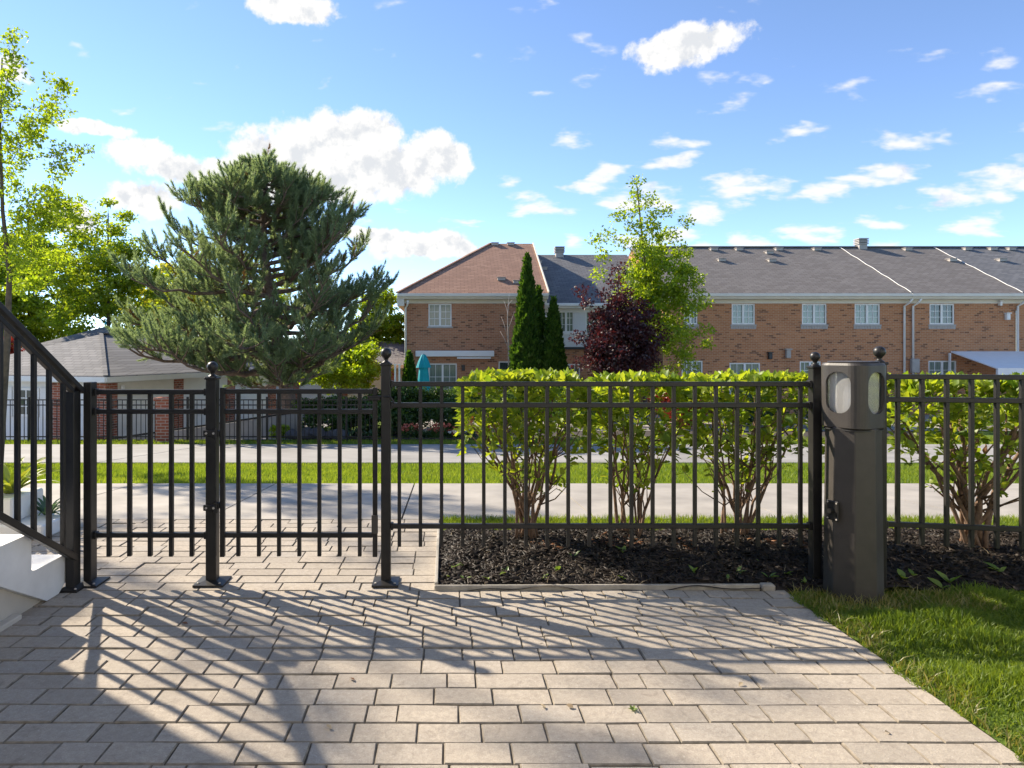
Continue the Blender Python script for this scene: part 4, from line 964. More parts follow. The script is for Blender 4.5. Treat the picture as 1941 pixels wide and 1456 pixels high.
for i in range(nl):
    u = (i + .5) / nl; z0 = ZP(728, y) + (ztop - .45 - ZP(728, y)) * (u ** .92); p0, r0 = at_height(z0); ga += 2.399963
    a = ga + rg.normal(0, .2)
    rise = 0.10 + 0.75 * u + rg.normal(0, .06)
    # where the limb tip lies: crown radius at tip height
    zt_ = z0; L = 1.0
    for it in range(3): L = np.interp(zt_, HZ, HH); zt_ = min(z0 + rise * L * .8, HZ[-1] - .25)
    ccx = XP(497, y) - p0.x                      # crown centre sits left of the trunk foot
    L = L * (rg.uniform(.80, 1.06) if u < .55 else rg.uniform(.5, 1.06)); hz = Vector((math.cos(a), math.sin(a), 0))
    tip = p0 + hz * L + Vector((ccx * .7 * L / 3, 0, 0)); tip.z = min(p0.z + L * rise * .8, float(np.interp(L, CAPR, CAPZ)) - .72)
    path = []; k = 9
    for j in range(k + 1):
        v = j / k; p = p0.lerp(tip, v); p.z += L * (-.10 * math.sin(v * math.pi) * (1.1 - u) + .10 * v ** 3); p += Vector(rg.normal(0, .03 * L * min(1, v * 2) * .5, 3)); path.append(p)
    rb = max(.02, min(r0 * .55, .018 + .021 * L)); mb.tube(path, [rb * (1 - .8 * j / k) for j in range(k + 1)], 6, cap=False)
    for j in range(2, k + 1):
        v = j / k
        if v < .30 and L > 1.2 and rg.random() < .7: continue
        p = path[j]; fwd = (path[j] - path[j - 1]).normalized()
        nb = 2 if rg.random() < .5 else 3
        for s in range(nb):
            sd = Vector((-fwd.y, fwd.x, 0)) * rg.choice([-1, 1]); bl = L * rg.uniform(.14, .34) * (1.15 - .55 * v) + .12
            d = (fwd * rg.uniform(.5, 1.0) + sd * rg.uniform(.35, 1.1) + Vector((0, 0, rg.uniform(.15, .75)))).normalized()
            st_ = p.lerp(path[j - 1], rg.random()); e = st_ + d * bl; m1 = st_.lerp(e, .5) - Vector((0, 0, .03))
            mb.tube([st_, m1, e], [rb * .28, rb * .2, .008], 4, cap=False)
            ns = max(2, int(bl / .17))
            for q_ in range(ns):
                f = (q_ + .7) / ns; pp = st_.lerp(e, f)
                dd_ = d * .55 + Vector(rg.normal(0, .42, 3)) + Vector((0, 0, .62)); add_shoot(pp, dd_, rg.uniform(.26, .46))
            add_shoot(e, d * .8 + Vector((0, 0, .55)), rg.uniform(.30, .46))
    add_shoot(path[-1], (path[-1] - path[-2]).normalized() + Vector((0, 0, .6)), .45)
for i in range(26):
    a = rg.uniform(0, 6.28); zz = rg.uniform(-1.1, .02); rr_ = .03 + .22 * -min(0, zz); add_shoot(Vector(dense[-1]) + Vector((rr_ * math.cos(a), rr_ * math.sin(a), zz)), Vector((math.cos(a) * .5, math.sin(a) * .5, 1)), rg.uniform(.25, .45))
mb.build('trunk', M['bark_pine'], o, smooth=True)
def needles(SH, per, rad, w, rg):
    n = len(SH); O = np.array([s[0] for s in SH]); Dv = np.array([s[1] for s in SH]); L = np.array([s[2] for s in SH])
    a1 = np.cross(Dv, np.array([.31, .17, .93])); a1 /= np.maximum(1e-6, np.linalg.norm(a1, axis=1))[:, None]; a2 = np.cross(Dv, a1)
    O, Dv, a1, a2, L = [np.repeat(v, per, 0) for v in (O, Dv, a1, a2, L)]; N = n * per
    t_ = rg.random(N); ph = rg.uniform(0, 6.283, N); rd = a1 * np.cos(ph)[:, None] + a2 * np.sin(ph)[:, None]
    tl = rg.uniform(.45, 1.15, N) * (1 - .55 * t_ ** 3); nd_ = Dv * np.cos(tl)[:, None] + rd * np.sin(tl)[:, None]
    nl_ = rad * rg.uniform(.7, 1.25, N); b_ = O + Dv * (t_ * L)[:, None]; s = np.cross(nd_, rg.normal(0, 1, (N, 3))); s /= np.maximum(1e-6, np.linalg.norm(s, axis=1))[:, None]
    V = np.stack([b_ - s * w / 2, b_ + s * w / 2, b_ + nd_ * nl_[:, None]], 1).reshape(-1, 3)
    return V, np.arange(3 * N).reshape(N, 3)
br_ = rg.random(len(shoots)) < .035
V, Fc = needles([s for s, k_ in zip(shoots, br_) if not k_], 125, .118, .016, rg); np_obj('crown', V, Fc, M['needle'], o, ORG[o.name])
V, Fc = needles([s for s, k_ in zip(shoots, br_) if k_], 80, .10, .016, rg); np_obj('dry_needles', V, Fc, M['needle_brown'], o, ORG[o.name])
print('pine shoots', len(shoots))

# ------------------------------------------------------------------ row houses
HY = 30.0
def wall_open(x0, x1, z0, z1, y, ops, depth=0.12):
    mb = MB(); xs_ = sorted(set([x0, x1] + [o_[0] for o_ in ops] + [o_[1] for o_ in ops])); zs_ = sorted(set([z0, z1] + [o_[2] for o_ in ops] + [o_[3] for o_ in ops]))
    for i in range(len(xs_) - 1):
        for j in range(len(zs_) - 1):
            cx, cz = (xs_[i] + xs_[i + 1]) / 2, (zs_[j] + zs_[j + 1]) / 2
            if any(o_[0] < cx < o_[1] and o_[2] < cz < o_[3] for o_ in ops): continue
            mb.add([(xs_[i], y, zs_[j]), (xs_[i + 1], y, zs_[j]), (xs_[i + 1], y, zs_[j + 1]), (xs_[i], y, zs_[j + 1])], [(0, 1, 2, 3)])
    for (a, b_, c_, d_) in ops:
        yb = y + depth
        mb.add([(a, y, c_), (b_, y, c_), (b_, y, d_), (a, y, d_), (a, yb, c_), (b_, yb, c_), (b_, yb, d_), (a, yb, d_)], [(0, 4, 5, 1), (1, 5, 6, 2), (2, 6, 7, 3), (3, 7, 4, 0)])
    return mb
def window(par, x0, x1, z0, z1, y, glass='glass_pale', cols=2, rows_=3, sill=True, sash=2, mat_='white', grid=True):
    fw = 0.055; d0, d1 = y + 0.02, y + 0.10
    mb = MB().box(x0, x1, d0, d1, z1 - fw, z1).box(x0, x1, d0, d1, z0, z0 + fw).box(x0, x0 + fw, d0, d1, z0 + fw, z1 - fw).box(x1 - fw, x1, d0, d1, z0 + fw, z1 - fw)
    sw = (x1 - x0) / sash
    for k in range(1, sash): mb.box(x0 + sw * k - fw * .8, x0 + sw * k + fw * .8, d0 - .004, d1 - .004, z0 + fw, z1 - fw)
    w = mb.build('window', M[mat_], par)
    for k in range(sash):
        a = x0 + sw * k + (fw if k == 0 else fw * .8); b_ = x0 + sw * (k + 1) - (fw if k == sash - 1 else fw * .8); za, zb_ = z0 + fw, z1 - fw
        MB().box(a, b_, y + .07, y + .09, za, zb_).build('pane', M[glass], w)
        if grid:
            m2 = MB()
            for c_ in range(1, cols): xx = a + (b_ - a) * c_ / cols; m2.box(xx - .011, xx + .011, y + .050, y + .069, za, zb_)
            for r_ in range(1, rows_): zz = za + (zb_ - za) * r_ / rows_; m2.box(a, b_, y + .053, y + .067, zz - .011, zz + .011)
            m2.build('muntin', M[mat_], w)
    if sill: MB().box(x0 - .06, x1 + .06, y - .03, y + .019, z0 - .075, z0 - .004).build('sill', M['vent'], w)
    return w
def win_px(px0, px1, py0, py1, y): return (XP(px0, y), XP(px1, y), ZP(py1, y), ZP(py0, y))
GZ = -1.62
ZE = ZP(556, HY - .35)        # eave of the row
def slab_roof(name, par, pts, mt, th=0.10):
    n = len(pts); vs = [Vector(p) for p in pts] + [Vector(p) - Vector((0, 0, th)) for p in pts]
    return MB().add(vs, [tuple(range(n)), tuple(range(2 * n - 1, n - 1, -1))] + [(i, i + n, (i + 1) % n + n, (i + 1) % n) for i in range(n)]).build(name, mt, par)
RY = 35.0; ZR = ZP(469, RY)
EY = HY - .45
def on_roof(x, v, ze, zr, ye=EY, yr=RY): return Vector((x, ye + (yr - ye) * v, ze + (zr - ze) * v))
def vents(par, lst, ze, zr, ye=EY, yr=RY):
    for (px, py) in lst:
        best = min((abs(ZP(py, ye + (yr - ye) * v) - (ze + (zr - ze) * v)), v) for v in np.linspace(0, 1, 200))[1]
        yy = ye + (yr - ye) * best; p = on_roof(XP(px, yy), best, ze, zr, ye, yr)
        v_ = MB().box(p.x - .17, p.x + .17, p.y - .16, p.y + .16, p.z - .05, p.z + .07).build('roof_vent', M['vent'], par)
        MB().box(p.x - .20, p.x + .20, p.y - .20, p.y + .18, p.z + .071, p.z + .10).build('vent_hood', M['vent'], v_, bevel=.01)
def turbine(par, px, py, v, ze, zr, ye=EY, yr=RY):
    yy = ye + (yr - ye) * v; p = on_roof(XP(px, yy), v, ze, zr, ye, yr)
    c_ = MB().box(p.x - .20, p.x + .20, p.y - .2, p.y + .2, p.z - .1, p.z + .16).build('chimney_vent', M['vent'], par)
    for k in range(4): MB().box(p.x - .25, p.x + .25, p.y - .25, p.y + .25, p.z + .165 + k * .085, p.z + .215 + k * .085).build('louver', M['vent'], c_)
    MB().box(p.x - .19, p.x + .19, p.y - .19, p.y + .19, p.z + .161, p.z + .47).build('core', M['dark'], c_)
def eaves(par, x0, x1, ze, y, mt='cream', wall_y=None):
    wy = y + .45 if wall_y is None else wall_y
    MB().box(x0, x1, y - .10, y, ze - .16, ze - .02).build('gutter', M[mt], par, bevel=.02)
    MB().box(x0, x1, y + .004, y + .04, ze - .22, ze - .06).build('fascia', M[mt], par)
    MB().box(x0, x1, y + .042, wy - .002, ze - .25, ze - .22).build('soffit', M[mt], par)
    MB().box(x0, x1, wy - .03, wy - .003, ze - .42, ze - .252).build('frieze', M[mt], par)
def downspout(par, x, y, z0, z1, mt='white'):
    MB().tube([(x + .12, y - .42, z1 + .18), (x + .08, y - .25, z1), (x, y - .07, z1 - .12), (x, y - .07, z0)], .045, 8).build('downspout', M[mt], par, smooth=True)
# --- brown-roofed end house
X0, X1 = XP(767, HY), 4.32
h1 = thing('row_house', 'brick end house with brown shingle hip roof and folded awning', 'house', ((X0 + X1) / 2, HY, GZ))
zw = ZE - .25
w_up = win_px(812, 856, 576, 619, HY); d_lo = (XP(812, HY), XP(866, HY), GZ + .05, ZP(689, HY)); d2 = (XP(945, HY), XP(1004, HY), -.35, ZP(685, HY))
ops = [w_up, d_lo, d2]
MB().add(*(lambda m: (m.v, m.f))(wall_open(X0, X1, GZ - .4, zw, HY, ops))).build('wall', M['brick_left'], h1)
MB().add([(X0, HY, GZ - .4), (X0, HY + 11, GZ - .4), (X0, HY + 11, zw), (X0, HY, zw)], [(3, 2, 1, 0)]).add([(X1, HY, GZ - .4), (X1, HY + 11, GZ - .4), (X1, HY + 11, zw), (X1, HY, zw)], [(0, 1, 2, 3)]).build('side_wall', M['brick_side'], h1)
window(h1, *w_up, HY); window(h1, *d_lo, HY, 'glass_pale', 2, 4, False); window(h1, *d2, HY, 'glass_dark', 1, 1, False, 2, 'white', False)
zr1 = ZP(462, 34.9); hx = X0 - .30
pe = [(hx, EY, ZE), (X1 + .12, EY, ZE), (X1 + .12, 34.9, zr1), (XP(930, 34.9), 34.9, zr1)]
slab_roof('roof', h1, pe, M['roof_brown'])
slab_roof('roof', h1, [(hx, EY, ZE), (XP(930, 34.9), 34.9, zr1), (XP(930, 34.9), 36.2, zr1), (hx, 41.3, ZE)], M['roof_brown'])
slab_roof('roof', h1, [(X1 + .12, 41.3, ZE), (hx, 41.3, ZE), (XP(930, 34.9), 36.2, zr1), (X1 + .12, 36.2, zr1)], M['roof_brown'])
slab_roof('roof', h1, [(XP(930, 34.9), 34.9, zr1), (X1 + .12, 34.9, zr1), (X1 + .12, 36.2, zr1), (XP(930, 34.9), 36.2, zr1)], M['roof_brown'])
MB().add([(X1, HY, zw), (X1, 34.9, zr1 - .12), (X1, 36.2, zr1 - .12), (X1, 41, zw)], [(0, 1, 2, 3)]).build('gable', M['siding'], h1)
MB().bar((hx, EY, ZE + .03), (XP(930, 34.9), 34.9, zr1 + .03), .16, .05).build('ridge_cap', M['roof_brown'], h1)
MB().bar((X1 + .14, EY, ZE + .0), (X1 + .14, 34.9, zr1 + .0), .05, .16).build('rake_board', M['cream'], h1)
eaves(h1, hx, X1 + .12, ZE, EY); downspout(h1, X0 + .05, HY, GZ, ZE - .5)
MB().box(hx, hx + .3, EY + .05, EY + 8, ZE - .55, ZE - .255).build('eave_box', M['cream'], h1)
vents(h1, [(938, 464), (968, 464), (950, 530), (980, 536)], ZE, zr1, EY, 34.9)
ac = MB().box(XP(788, HY), XP(936, HY), HY - .24, HY - .01, ZP(676, HY), ZP(665, HY)).build('awning_case', M['awning'], h1, bevel=.02)
MB().box(XP(866, HY), XP(930, HY), HY - .20, HY - .05, ZP(680, HY), ZP(677, HY)).build('awning_arm', M['awning'], ac)
MB().box(XP(875, HY), XP(881, HY), HY - .12, HY - .004, ZP(703, HY), ZP(692, HY)).build('wall_lamp', M['dark'], h1, bevel=.01)
# --- recessed pale house
BY = 31.3; XB1 = 9.55; ze2 = ZP(574, BY - .4); zr2 = ZP(483, 36.0); zs = ZP(660, BY)
h2 = thing('row_house', 'recessed house with pale siding upper storey behind the plum tree', 'house', ((X1 + XB1) / 2, BY, GZ))
w1 = win_px(1058, 1088, 588, 630, BY); w2 = win_px(1110, 1140, 588, 630, BY); w3 = win_px(1162, 1200, 588, 630, BY)
wall_open(X1 + .01, XB1, zs, ze2 - .25, BY, [w1, w2, w3]).build('upper_wall', M['siding'], h2)
lo = win_px(1060, 1100, 690, 740, BY)
wall_open(X1 + .01, XB1, GZ - .4, zs, BY + .04, [lo]).build('wall', M['brick'], h2)
for w in (w1, w2, w3): window(h2, *w, BY, 'glass_pale', 2, 3)
window(h2, *lo, BY + .04, 'glass_dark', 2, 3, True)
MB().box(X1 + .02, XB1, BY - .05, BY + .03, zs - .06, zs + .05).build('band', M['dark'], h2)
MB().box(X1 + .02, XB1, BY - .06, BY - .004, zs + .62, zs + .72).build('band', M['white'], h2)
slab_roof('roof', h2, [(X1 + .14, BY - .4, ze2), (XB1, BY - .4, ze2), (XB1, 36, zr2), (X1 + .14, 36, zr2)], M['roof_slate'])
slab_roof('roof', h2, [(X1 + .14, 36, zr2), (XB1, 36, zr2), (XB1, 41, ze2), (X1 + .14, 41, ze2)], M['roof_slate'])
eaves(h2, X1 + .15, XB1, ze2, BY - .4, 'white', BY)
turbine(h2, 1060, 480, .97, ze2, zr2, BY - .4, 36.0); vents(h2, [(1020, 498), (1030, 510)], ze2, zr2, BY - .4, 36)
# --- long brick range, three houses
def unit(label, xa, xb, uppers, lowers, roofm, glass, vlist, turb=None, spouts=(), lamps=(), boxes=(), endcap=False):
    h = thing('row_house', label, 'house', ((xa + xb) / 2, HY, GZ))
    ups = [win_px(a, b_, 576, 615, HY) for a, b_ in uppers]; los = [win_px(a, b_, c_, d_, HY) for (a, b_, c_, d_) in lowers]
    wall_open(xa + .004, xb - .004, GZ - .4, zw, HY, ups + los).build('wall', M['brick'], h)
    if endcap: MB().add([(xa, HY, GZ - .4), (xa, HY + 11, GZ - .4), (xa, HY + 11, zw), (xa, RY, ZR - .12), (xa, HY, zw)], [(4, 3, 2, 1, 0)]).build('side_wall', M['brick_side'], h)
    for w, g_ in zip(ups, glass):
        window(h, *w, HY, g_)
        hd = MB()
        for k in range(10): xx = w[0] - .05 + (w[1] - w[0] + .1) * k / 10; hd.box(xx + .008, xx + (w[1] - w[0] + .1) / 10 - .004, HY - .012, HY + .018, w[2] - .20, w[2] - .08)
        hd.build('soldier_course', M['vent'], h)
    for w in los: window(h, *w, HY, 'glass_pale', 2, 3, False)
    slab_roof('roof', h, [(xa, EY, ZE), (xb, EY, ZE), (xb, RY, ZR), (xa, RY, ZR)], roofm)
    slab_roof('roof', h, [(xa, RY, ZR), (xb, RY, ZR), (xb, 41, ZE), (xa, 41, ZE)], roofm)
    MB().bar((xa, RY, ZR + .02), (xb, RY, ZR + .02), .22, .06).build('ridge_cap', roofm, h)
    eaves(h, xa, xb, ZE, EY); vents(h, vlist, ZE, ZR)
    if turb: turbine(h, *turb, ZE, ZR)
    for x_ in spouts: downspout(h, x_, HY, GZ, ZE - .42)
    for (px, py, mt, s) in lamps:
        p = P(px, py, HY); l_ = MB().box(p.x - .08 * s, p.x + .08 * s, HY - .16, HY - .004, p.z - .16 * s, p.z + .12 * s).build('wall_lamp', M[mt], h, bevel=.02)
        MB().box(p.x - .11 * s, p.x + .11 * s, HY - .19, HY - .003, p.z + .122 * s, p.z + .16 * s).build('lamp_cap', M[mt], l_)
    return h
XC = XP(1714, HY); XD = XP(1926, HY); XE = 42.0
h3 = unit('wide brick row house between the recessed house and the twin downspouts', 9.55, XC, [(1296, 1322), (1387, 1431), (1520, 1567), (1620, 1668)], [(1292, 1332, 684, 730), (1383, 1441, 688, 760), (1516, 1556, 685, 735)], M['roof_grey'],
     ['glass_dark', 'glass_pale', 'glass_pale', 'glass_pale'], [(1352, 474), (1400, 474), (1367, 494), (1475, 474), (1457, 480), (1462, 495), (1547, 474)], None, (XC - .04,), [(1458, 674, 'dark', 1.0), (1492, 670, 'vent', 1.3)], endcap=True)
h4 = unit('brick row house carrying the white patio awning', XC, XD, [(1762, 1809)], [(1760, 1813, 684, 735)], M['roof_grey'], ['glass_dark'], [(1719, 474), (1803, 494)], (1632, 466, .985), (), [(1893, 575, 'white', .7), (1907, 600, 'white', 1.0)])
h5 = unit('last brick row house under the slate grey roof', XD, XE, [(1990, 2035), (2150, 2195)], [(2000, 2060, 684, 735)], M['roof_slate'], ['glass_dark', 'glass_pale'], [(1832, 473), (1880, 473), (1915, 473), (1897, 494)], None, (XD + .02,))
downspout(h4, XC + .34, HY, .2, ZE - .42)
p = P(1731, 692, HY); MB().box(p.x - .17, p.x + .17, HY - .2, HY - .004, p.z - .35, p.z + .28).build('meter_box', M['vent'], h4, bevel=.03)
for (hh_, x_, o_) in ((h4, XC, 0.0), (h5, XP(1922, HY) + .0, 0)):
    p0 = Vector((x_, EY, ZE + .03)); p1 = Vector((x_, RY, ZR + .03))
    pts = [p0.lerp(p1, k / 14) + Vector((.03 * math.sin(k * 2.1) , 0, .008)) for k in range(15)]
    MB().tube(pts, .013, 6).build('flashing', M['white'], hh_)
# --- free standing patio awning, parasol
aw = thing('patio_awning', 'white sloping patio awning in front of the brick row house', 'awning', (XP(1880, 28), 28.2, GZ))
a0, a1, b0, b1 = P(1802, 666, 29.95), P(1922, 666, 29.95), P(1862, 698, 27.4), P(2010, 698, 27.4)
b0.x = a0.x; b1.x = a1.x + .8; a1.x = b1.x
slab_roof('canopy', aw, [b0, b1, a1, a0], M['awning'], .05)
MB().box(b0.x, b1.x, b0.y - .02, b0.y - .001, b0.z - .34, b0.z - .0).build('valance', M['awning'], aw)
for x_ in (b0.x + .05, b1.x - .05): MB().box(x_ - .04, x_ + .04, b0.y + .02, b0.y + .10, gz_(x_, b0.y) - .05, b0.z - .052).build('awning_post', M['white'], aw)
MB().box(XP(1801, 29.8) - .03, XP(1801, 29.8) + .03, 29.78, 29.86, gz_(22, 29.8) - .05, ZP(667, 29.8) - .06).build('awning_post', M['white'], aw)
py_ = 27.6; ux = XP(803, py_); ug = gz_(ux, py_)
um = thing('parasol', 'closed turquoise garden parasol by the glazed patio door', 'parasol', (ux, py_, ug))
MB().tube([(ux, py_, ug), (ux, py_, ZP(671, py_))], .022, 10).build('pole', M['dark'], um)
MB().lathe((ux, py_, ug), [(.26, 0), (.26, .05), (.05, .09), (.04, .16)], 16).build('base', M['dark'], um)
def pleat(z0, z1, r0, r1, n=40, k=8):
    vs = []; rows_ = 8
    for j in range(rows_ + 1):
        u = j / rows_; z = z0 + (z1 - z0) * u; r = r0 + (r1 - r0) * u ** .75
        vs += [(ux + r * (1 + .13 * math.cos(k * 2 * math.pi * i / n) * min(1, u * 2)) * math.cos(2 * math.pi * i / n), py_ + r * (1 + .13 * math.cos(k * 2 * math.pi * i / n)) * math.sin(2 * math.pi * i / n), z) for i in range(n)]
    return MB().add(vs, [(j * n + i, j * n + (i + 1) % n, (j + 1) * n + (i + 1) % n, (j + 1) * n + i) for j in range(rows_) for i in range(n)])
pleat(ZP(672, py_), ZP(697, py_), .07, .27).build('top_tier', M['teal'], um, smooth=True)
pleat(ZP(692, py_), ZP(752, py_), .16, .25).build('canopy', M['teal'], um, smooth=True)
# two white clothes-line style posts beside the house corner
for px in (749, 757):
    x_ = XP(px, 28.2); pw = thing('white_post', 'thin white post at the corner of the brown brick house', 'post', (x_, 28.2, gz_(x_, 28.2)), 'white posts by the house corner')
    MB().box(x_ - .035, x_ + .035, 28.165, 28.235, gz_(x_, 28.2) - .05, ZP(692, 28.2)).build('shaft', M['white'], pw); MB().box(x_ - .05, x_ + .05, 28.15, 28.25, ZP(692, 28.2), ZP(691, 28.2) + .02).build('post_cap', M['white'], pw)

# ------------------------------------------------------------------ garages
def hip_garage(label, C, th, la, lb, ze, zbase, rise, inset, roofm):
    g = thing('garage', label, 'garage', (C[0], C[1], zbase)); u = Vector((-math.cos(th), math.sin(th), 0)); v = Vector((math.sin(th), math.cos(th), 0)); c = Vector((C[0], C[1], 0))
    def W_(a, b_, z): p = c + u * a + v * b_; return Vector((p.x, p.y, z))
    return g, W_, u, v
th = R(17); g1_, W_, u, v = hip_garage('white sided garage with dark hip roof and brick piers', (-9.98, 20.0), th, 0, 0, 0, COURT_Z, 0, 0, None)
ze = ZP(713, 19.8); LA, LB = 6.6, 9.4; ins = 3.3; zr = ze + 1.32; ov = .32
def quad(name, pts, mt): return MB().add(pts, [tuple(range(len(pts)))]).build(name, mt, g1_)
def wbox(name, a0, a1, b0, b1, z0, z1, mt, par=None, bevel=0):
    pts = [W_(a, b_, z) for z in (z0, z1) for (a, b_) in ((a0, b0), (a1, b0), (a1, b1), (a0, b1))]
    return MB().add(pts, [(3, 2, 1, 0), (4, 5, 6, 7), (0, 1, 5, 4), (1, 2, 6, 5), (2, 3, 7, 6), (3, 0, 4, 7)]).build(name, mt, par or g1_, bevel=bevel)
zt_w = ze - .22
wbox('wall', .45, LA, .02, .14, COURT_Z - .1, zt_w, M['siding']); wbox('wall', LA - .12, LA, .15, LB, COURT_Z - .1, zt_w, M['siding'])
wbox('wall', .05, LA - .13, LB - .12, LB, COURT_Z - .1, zt_w, M['siding'])
wbox('header', 0.01, .14, .5, LB - .5, zt_w - .42, zt_w, M['cream'])
for b_ in (0.0, 3.0, 6.0, 8.95): wbox('brick_pier', -.03, .44, b_, b_ + .45, COURT_Z - .1, zt_w, M['brick_red'])
wbox('brick_pier', 1.45, 1.92, -.05, .015, COURT_Z - .1, zt_w, M['brick_red'])
for b_ in (.47, 3.47, 6.47):
    d = wbox('garage_door', .10, .16, b_ + .02, b_ + 2.49, COURT_Z, zt_w - .43, M['white'])
    for k in range(4):
        for q_ in range(4): z_ = COURT_Z + .08 + k * .44; wbox('door_panel', .085, .098, b_ + .10 + q_ * .6, b_ + .60 + q_ * .6, z_, z_ + .34, M['white'], d, .008)
wbox('garage_lamp', -.10, -.035, .55, .70, zt_w - .22, zt_w - .08, M['white'], None, .03)
wd = wbox('window', 2.45, 3.45, -.03, .018, -.75, .12, M['white'])
for a_ in (2.52, 2.98): wbox('pane', a_, a_ + .40, -.038, -.032, -.68, .05, M['glass_dark'], wd)
for a_ in (2.70, 3.16): wbox('muntin', a_, a_ + .03, -.046, -.040, -.68, .05, M['white'], wd)
for z_ in (-.45, -.2): wbox('muntin', 2.52, 3.38, -.053, -.048, z_, z_ + .03, M['white'], wd)
for a_ in (2.12, 3.52): wbox('shutter', a_, a_ + .28, -.035, .018, -.77, .14, M['siding'], wd)
e00, e10, e11, e01 = W_(-ov, -ov, ze), W_(LA + ov, -ov, ze), W_(LA + ov, LB + ov, ze), W_(-ov, LB + ov, ze); r0_, r1_ = W_(ins, ins, zr), W_(ins, LB - ins, zr)
for pts in ([e00, e10, r0_], [e10, e11, r1_, r0_], [e11, e01, r1_], [e01, e00, r0_, r1_]): slab_roof('roof', g1_, pts, M['roof_slate'], .06)
MB().bar(e00 + Vector((0, 0, .02)), r0_ + Vector((0, 0, .03)), .12, .03).build('hip_cap', M['roof_slate'], g1_)
MB().bar(r0_ + Vector((0, 0, .03)), r1_ + Vector((0, 0, .03)), .22, .04).build('ridge_cap', M['roof_grey'], g1_)
for a, b_ in ((e00, e10), (e00, e01)): MB().bar(a - Vector((0, 0, .10)), b_ - Vector((0, 0, .10)), .08, .15).build('gutter', M['white'], g1_); MB().bar(a.lerp(W_(.2, .2, ze), .6) - Vector((0, 0, .19)), b_ - Vector((0, 0, .19)), .36, .02).build('soffit', M['white'], g1_)
# second row of garages facing us, farther back
g2 = thing('garage', 'long row of white garage doors between red brick piers', 'garage', (-8, 33, COURT_Z)); gy_ = 33.0
MB().box(-15, -1.2, gy_ + .25, gy_ + 6, COURT_Z - .1, .42).build('wall', M['brick_red'], g2)
for k, x_ in enumerate(np.arange(-14.6, -2.5, 2.35)):
    MB().box(x_, x_ + .42, gy_ - .02, gy_ + .248, COURT_Z - .1, .42).build('brick_pier', M['brick_red'], g2)
    d = MB().box(x_ + .43, x_ + 2.34, gy_ + .12, gy_ + .24, COURT_Z, .12).build('garage_door', M['white'], g2)
    for j in range(4): MB().box(x_ + .50, x_ + 2.27, gy_ + .10, gy_ + .119, COURT_Z + .06 + j * .52, COURT_Z + .50 + j * .52).build('door_panel', M['white'], d, bevel=.01)
    MB().box(x_ + .43, x_ + 2.34, gy_ + .05, gy_ + .24, .122, .42).build('lintel', M['cream'], g2)
MB().box(-15.4, -.8, gy_ - .4, gy_ - .3, .42, .58).build('gutter', M['cream'], g2)
slab_roof('roof', g2, [(-15.4, gy_ - .35, .56), (-.8, gy_ - .35, .56), (-.8, gy_ + 3.2, 1.75), (-15.4, gy_ + 3.2, 1.75)], M['roof_slate'])
slab_roof('roof', g2, [(-15.4, gy_ + 3.2, 1.75), (-.8, gy_ + 3.2, 1.75), (-.8, gy_ + 6.6, .56), (-15.4, gy_ + 6.6, .56)], M['roof_slate'])
# a further pavilion roof peeping above the first garage
g3 = thing('garage', 'slate pavilion roof with green metal finial behind the first garage', 'garage', (-15, 31, COURT_Z)); ap = P(200, 619, 31)
b4 = [Vector((ap.x + sx * 4, 31 + sy * 4, .7)) for sx, sy in ((-1, -1), (1, -1), (1, 1), (-1, 1))]
for i in range(4): slab_roof('roof', g3, [b4[i], b4[(i + 1) % 4], ap], M['roof_slate'], .05)
MB().box(ap.x - 3.6, ap.x + 3.6, 27.4, 34.6, COURT_Z - .1, .64).build('wall', M['siding'], g3)
MB().lathe((ap.x, ap.y, ap.z - .05), [(.10, 0), (.05, .05), (.03, .12), (.05, .16), (.005, .3)], 10).build('finial', M['teal'], g3)

# ------------------------------------------------------------------ lane side fence, pillars, garden
LY = 17.25
lf = thing('iron_fence', 'black iron picket fence along the far side of the lane', 'fence', (-7, LY, gz_(-7, LY)))
lx0, lx1 = -12.6, -1.85
gl = lambda x: float(np.interp(LY, PY, PZ))
for dz in (1.03, .90, .10): MB().box(lx0, lx1, LY - .014, LY + .014, gl(0) + dz, gl(0) + dz + .028).build('rail', ME, lf)
for k in range(int((lx1 - lx0) / .118)):
    x_ = lx0 + .06 + k * .118; post_ = (k % 17 == 0)
    w_ = .025 if post_ else .0075
    MB().box(x_ - w_, x_ + w_, LY - w_, LY + w_, gl(0) - (.08 if post_ else -.04), gl(0) + (1.12 if post_ else 1.03)).build('post' if post_ else 'picket', ME, lf)
for px, hh_ in ((312, 1.13),):
    x_ = XP(px, LY - .3) ; z_ = gl(0)
    pl_ = thing('brick_pillar', 'short capped red brick pillar in the iron lane fence', 'pillar', (x_, LY - .3, z_))
    MB().box(x_ - .16, x_ + .16, LY - .46, LY - .14, z_ - .1, z_ + hh_ - .08).build('shaft', M['brick_red'], pl_)
    MB().box(x_ - .20, x_ + .20, LY - .50, LY - .10, z_ + hh_ - .079, z_ + hh_).build('cap', M['brick_red'], pl_, bevel=.015)
# sloping grey ramp wall with rail
rw = thing('ramp_wall', 'sloping grey concrete ramp wall with dark rail before the garages', 'wall', (-6.5, 18.3, -1.2))
ra, rb_ = P(185, 838, 18.6), P(575, 782, 18.6)
MB().prism([(ra.x, 18.6, COURT_Z), (rb_.x, 18.6, COURT_Z), (rb_.x, 18.6, rb_.z), (ra.x, 18.6, ra.z)], (0, .2, 0)).build('wall_body', M['lane'], rw)
MB().bar(ra + Vector((0, .1, .03)), rb_ + Vector((0, .1, .03)), .05, .05).build('rail', ME, rw)
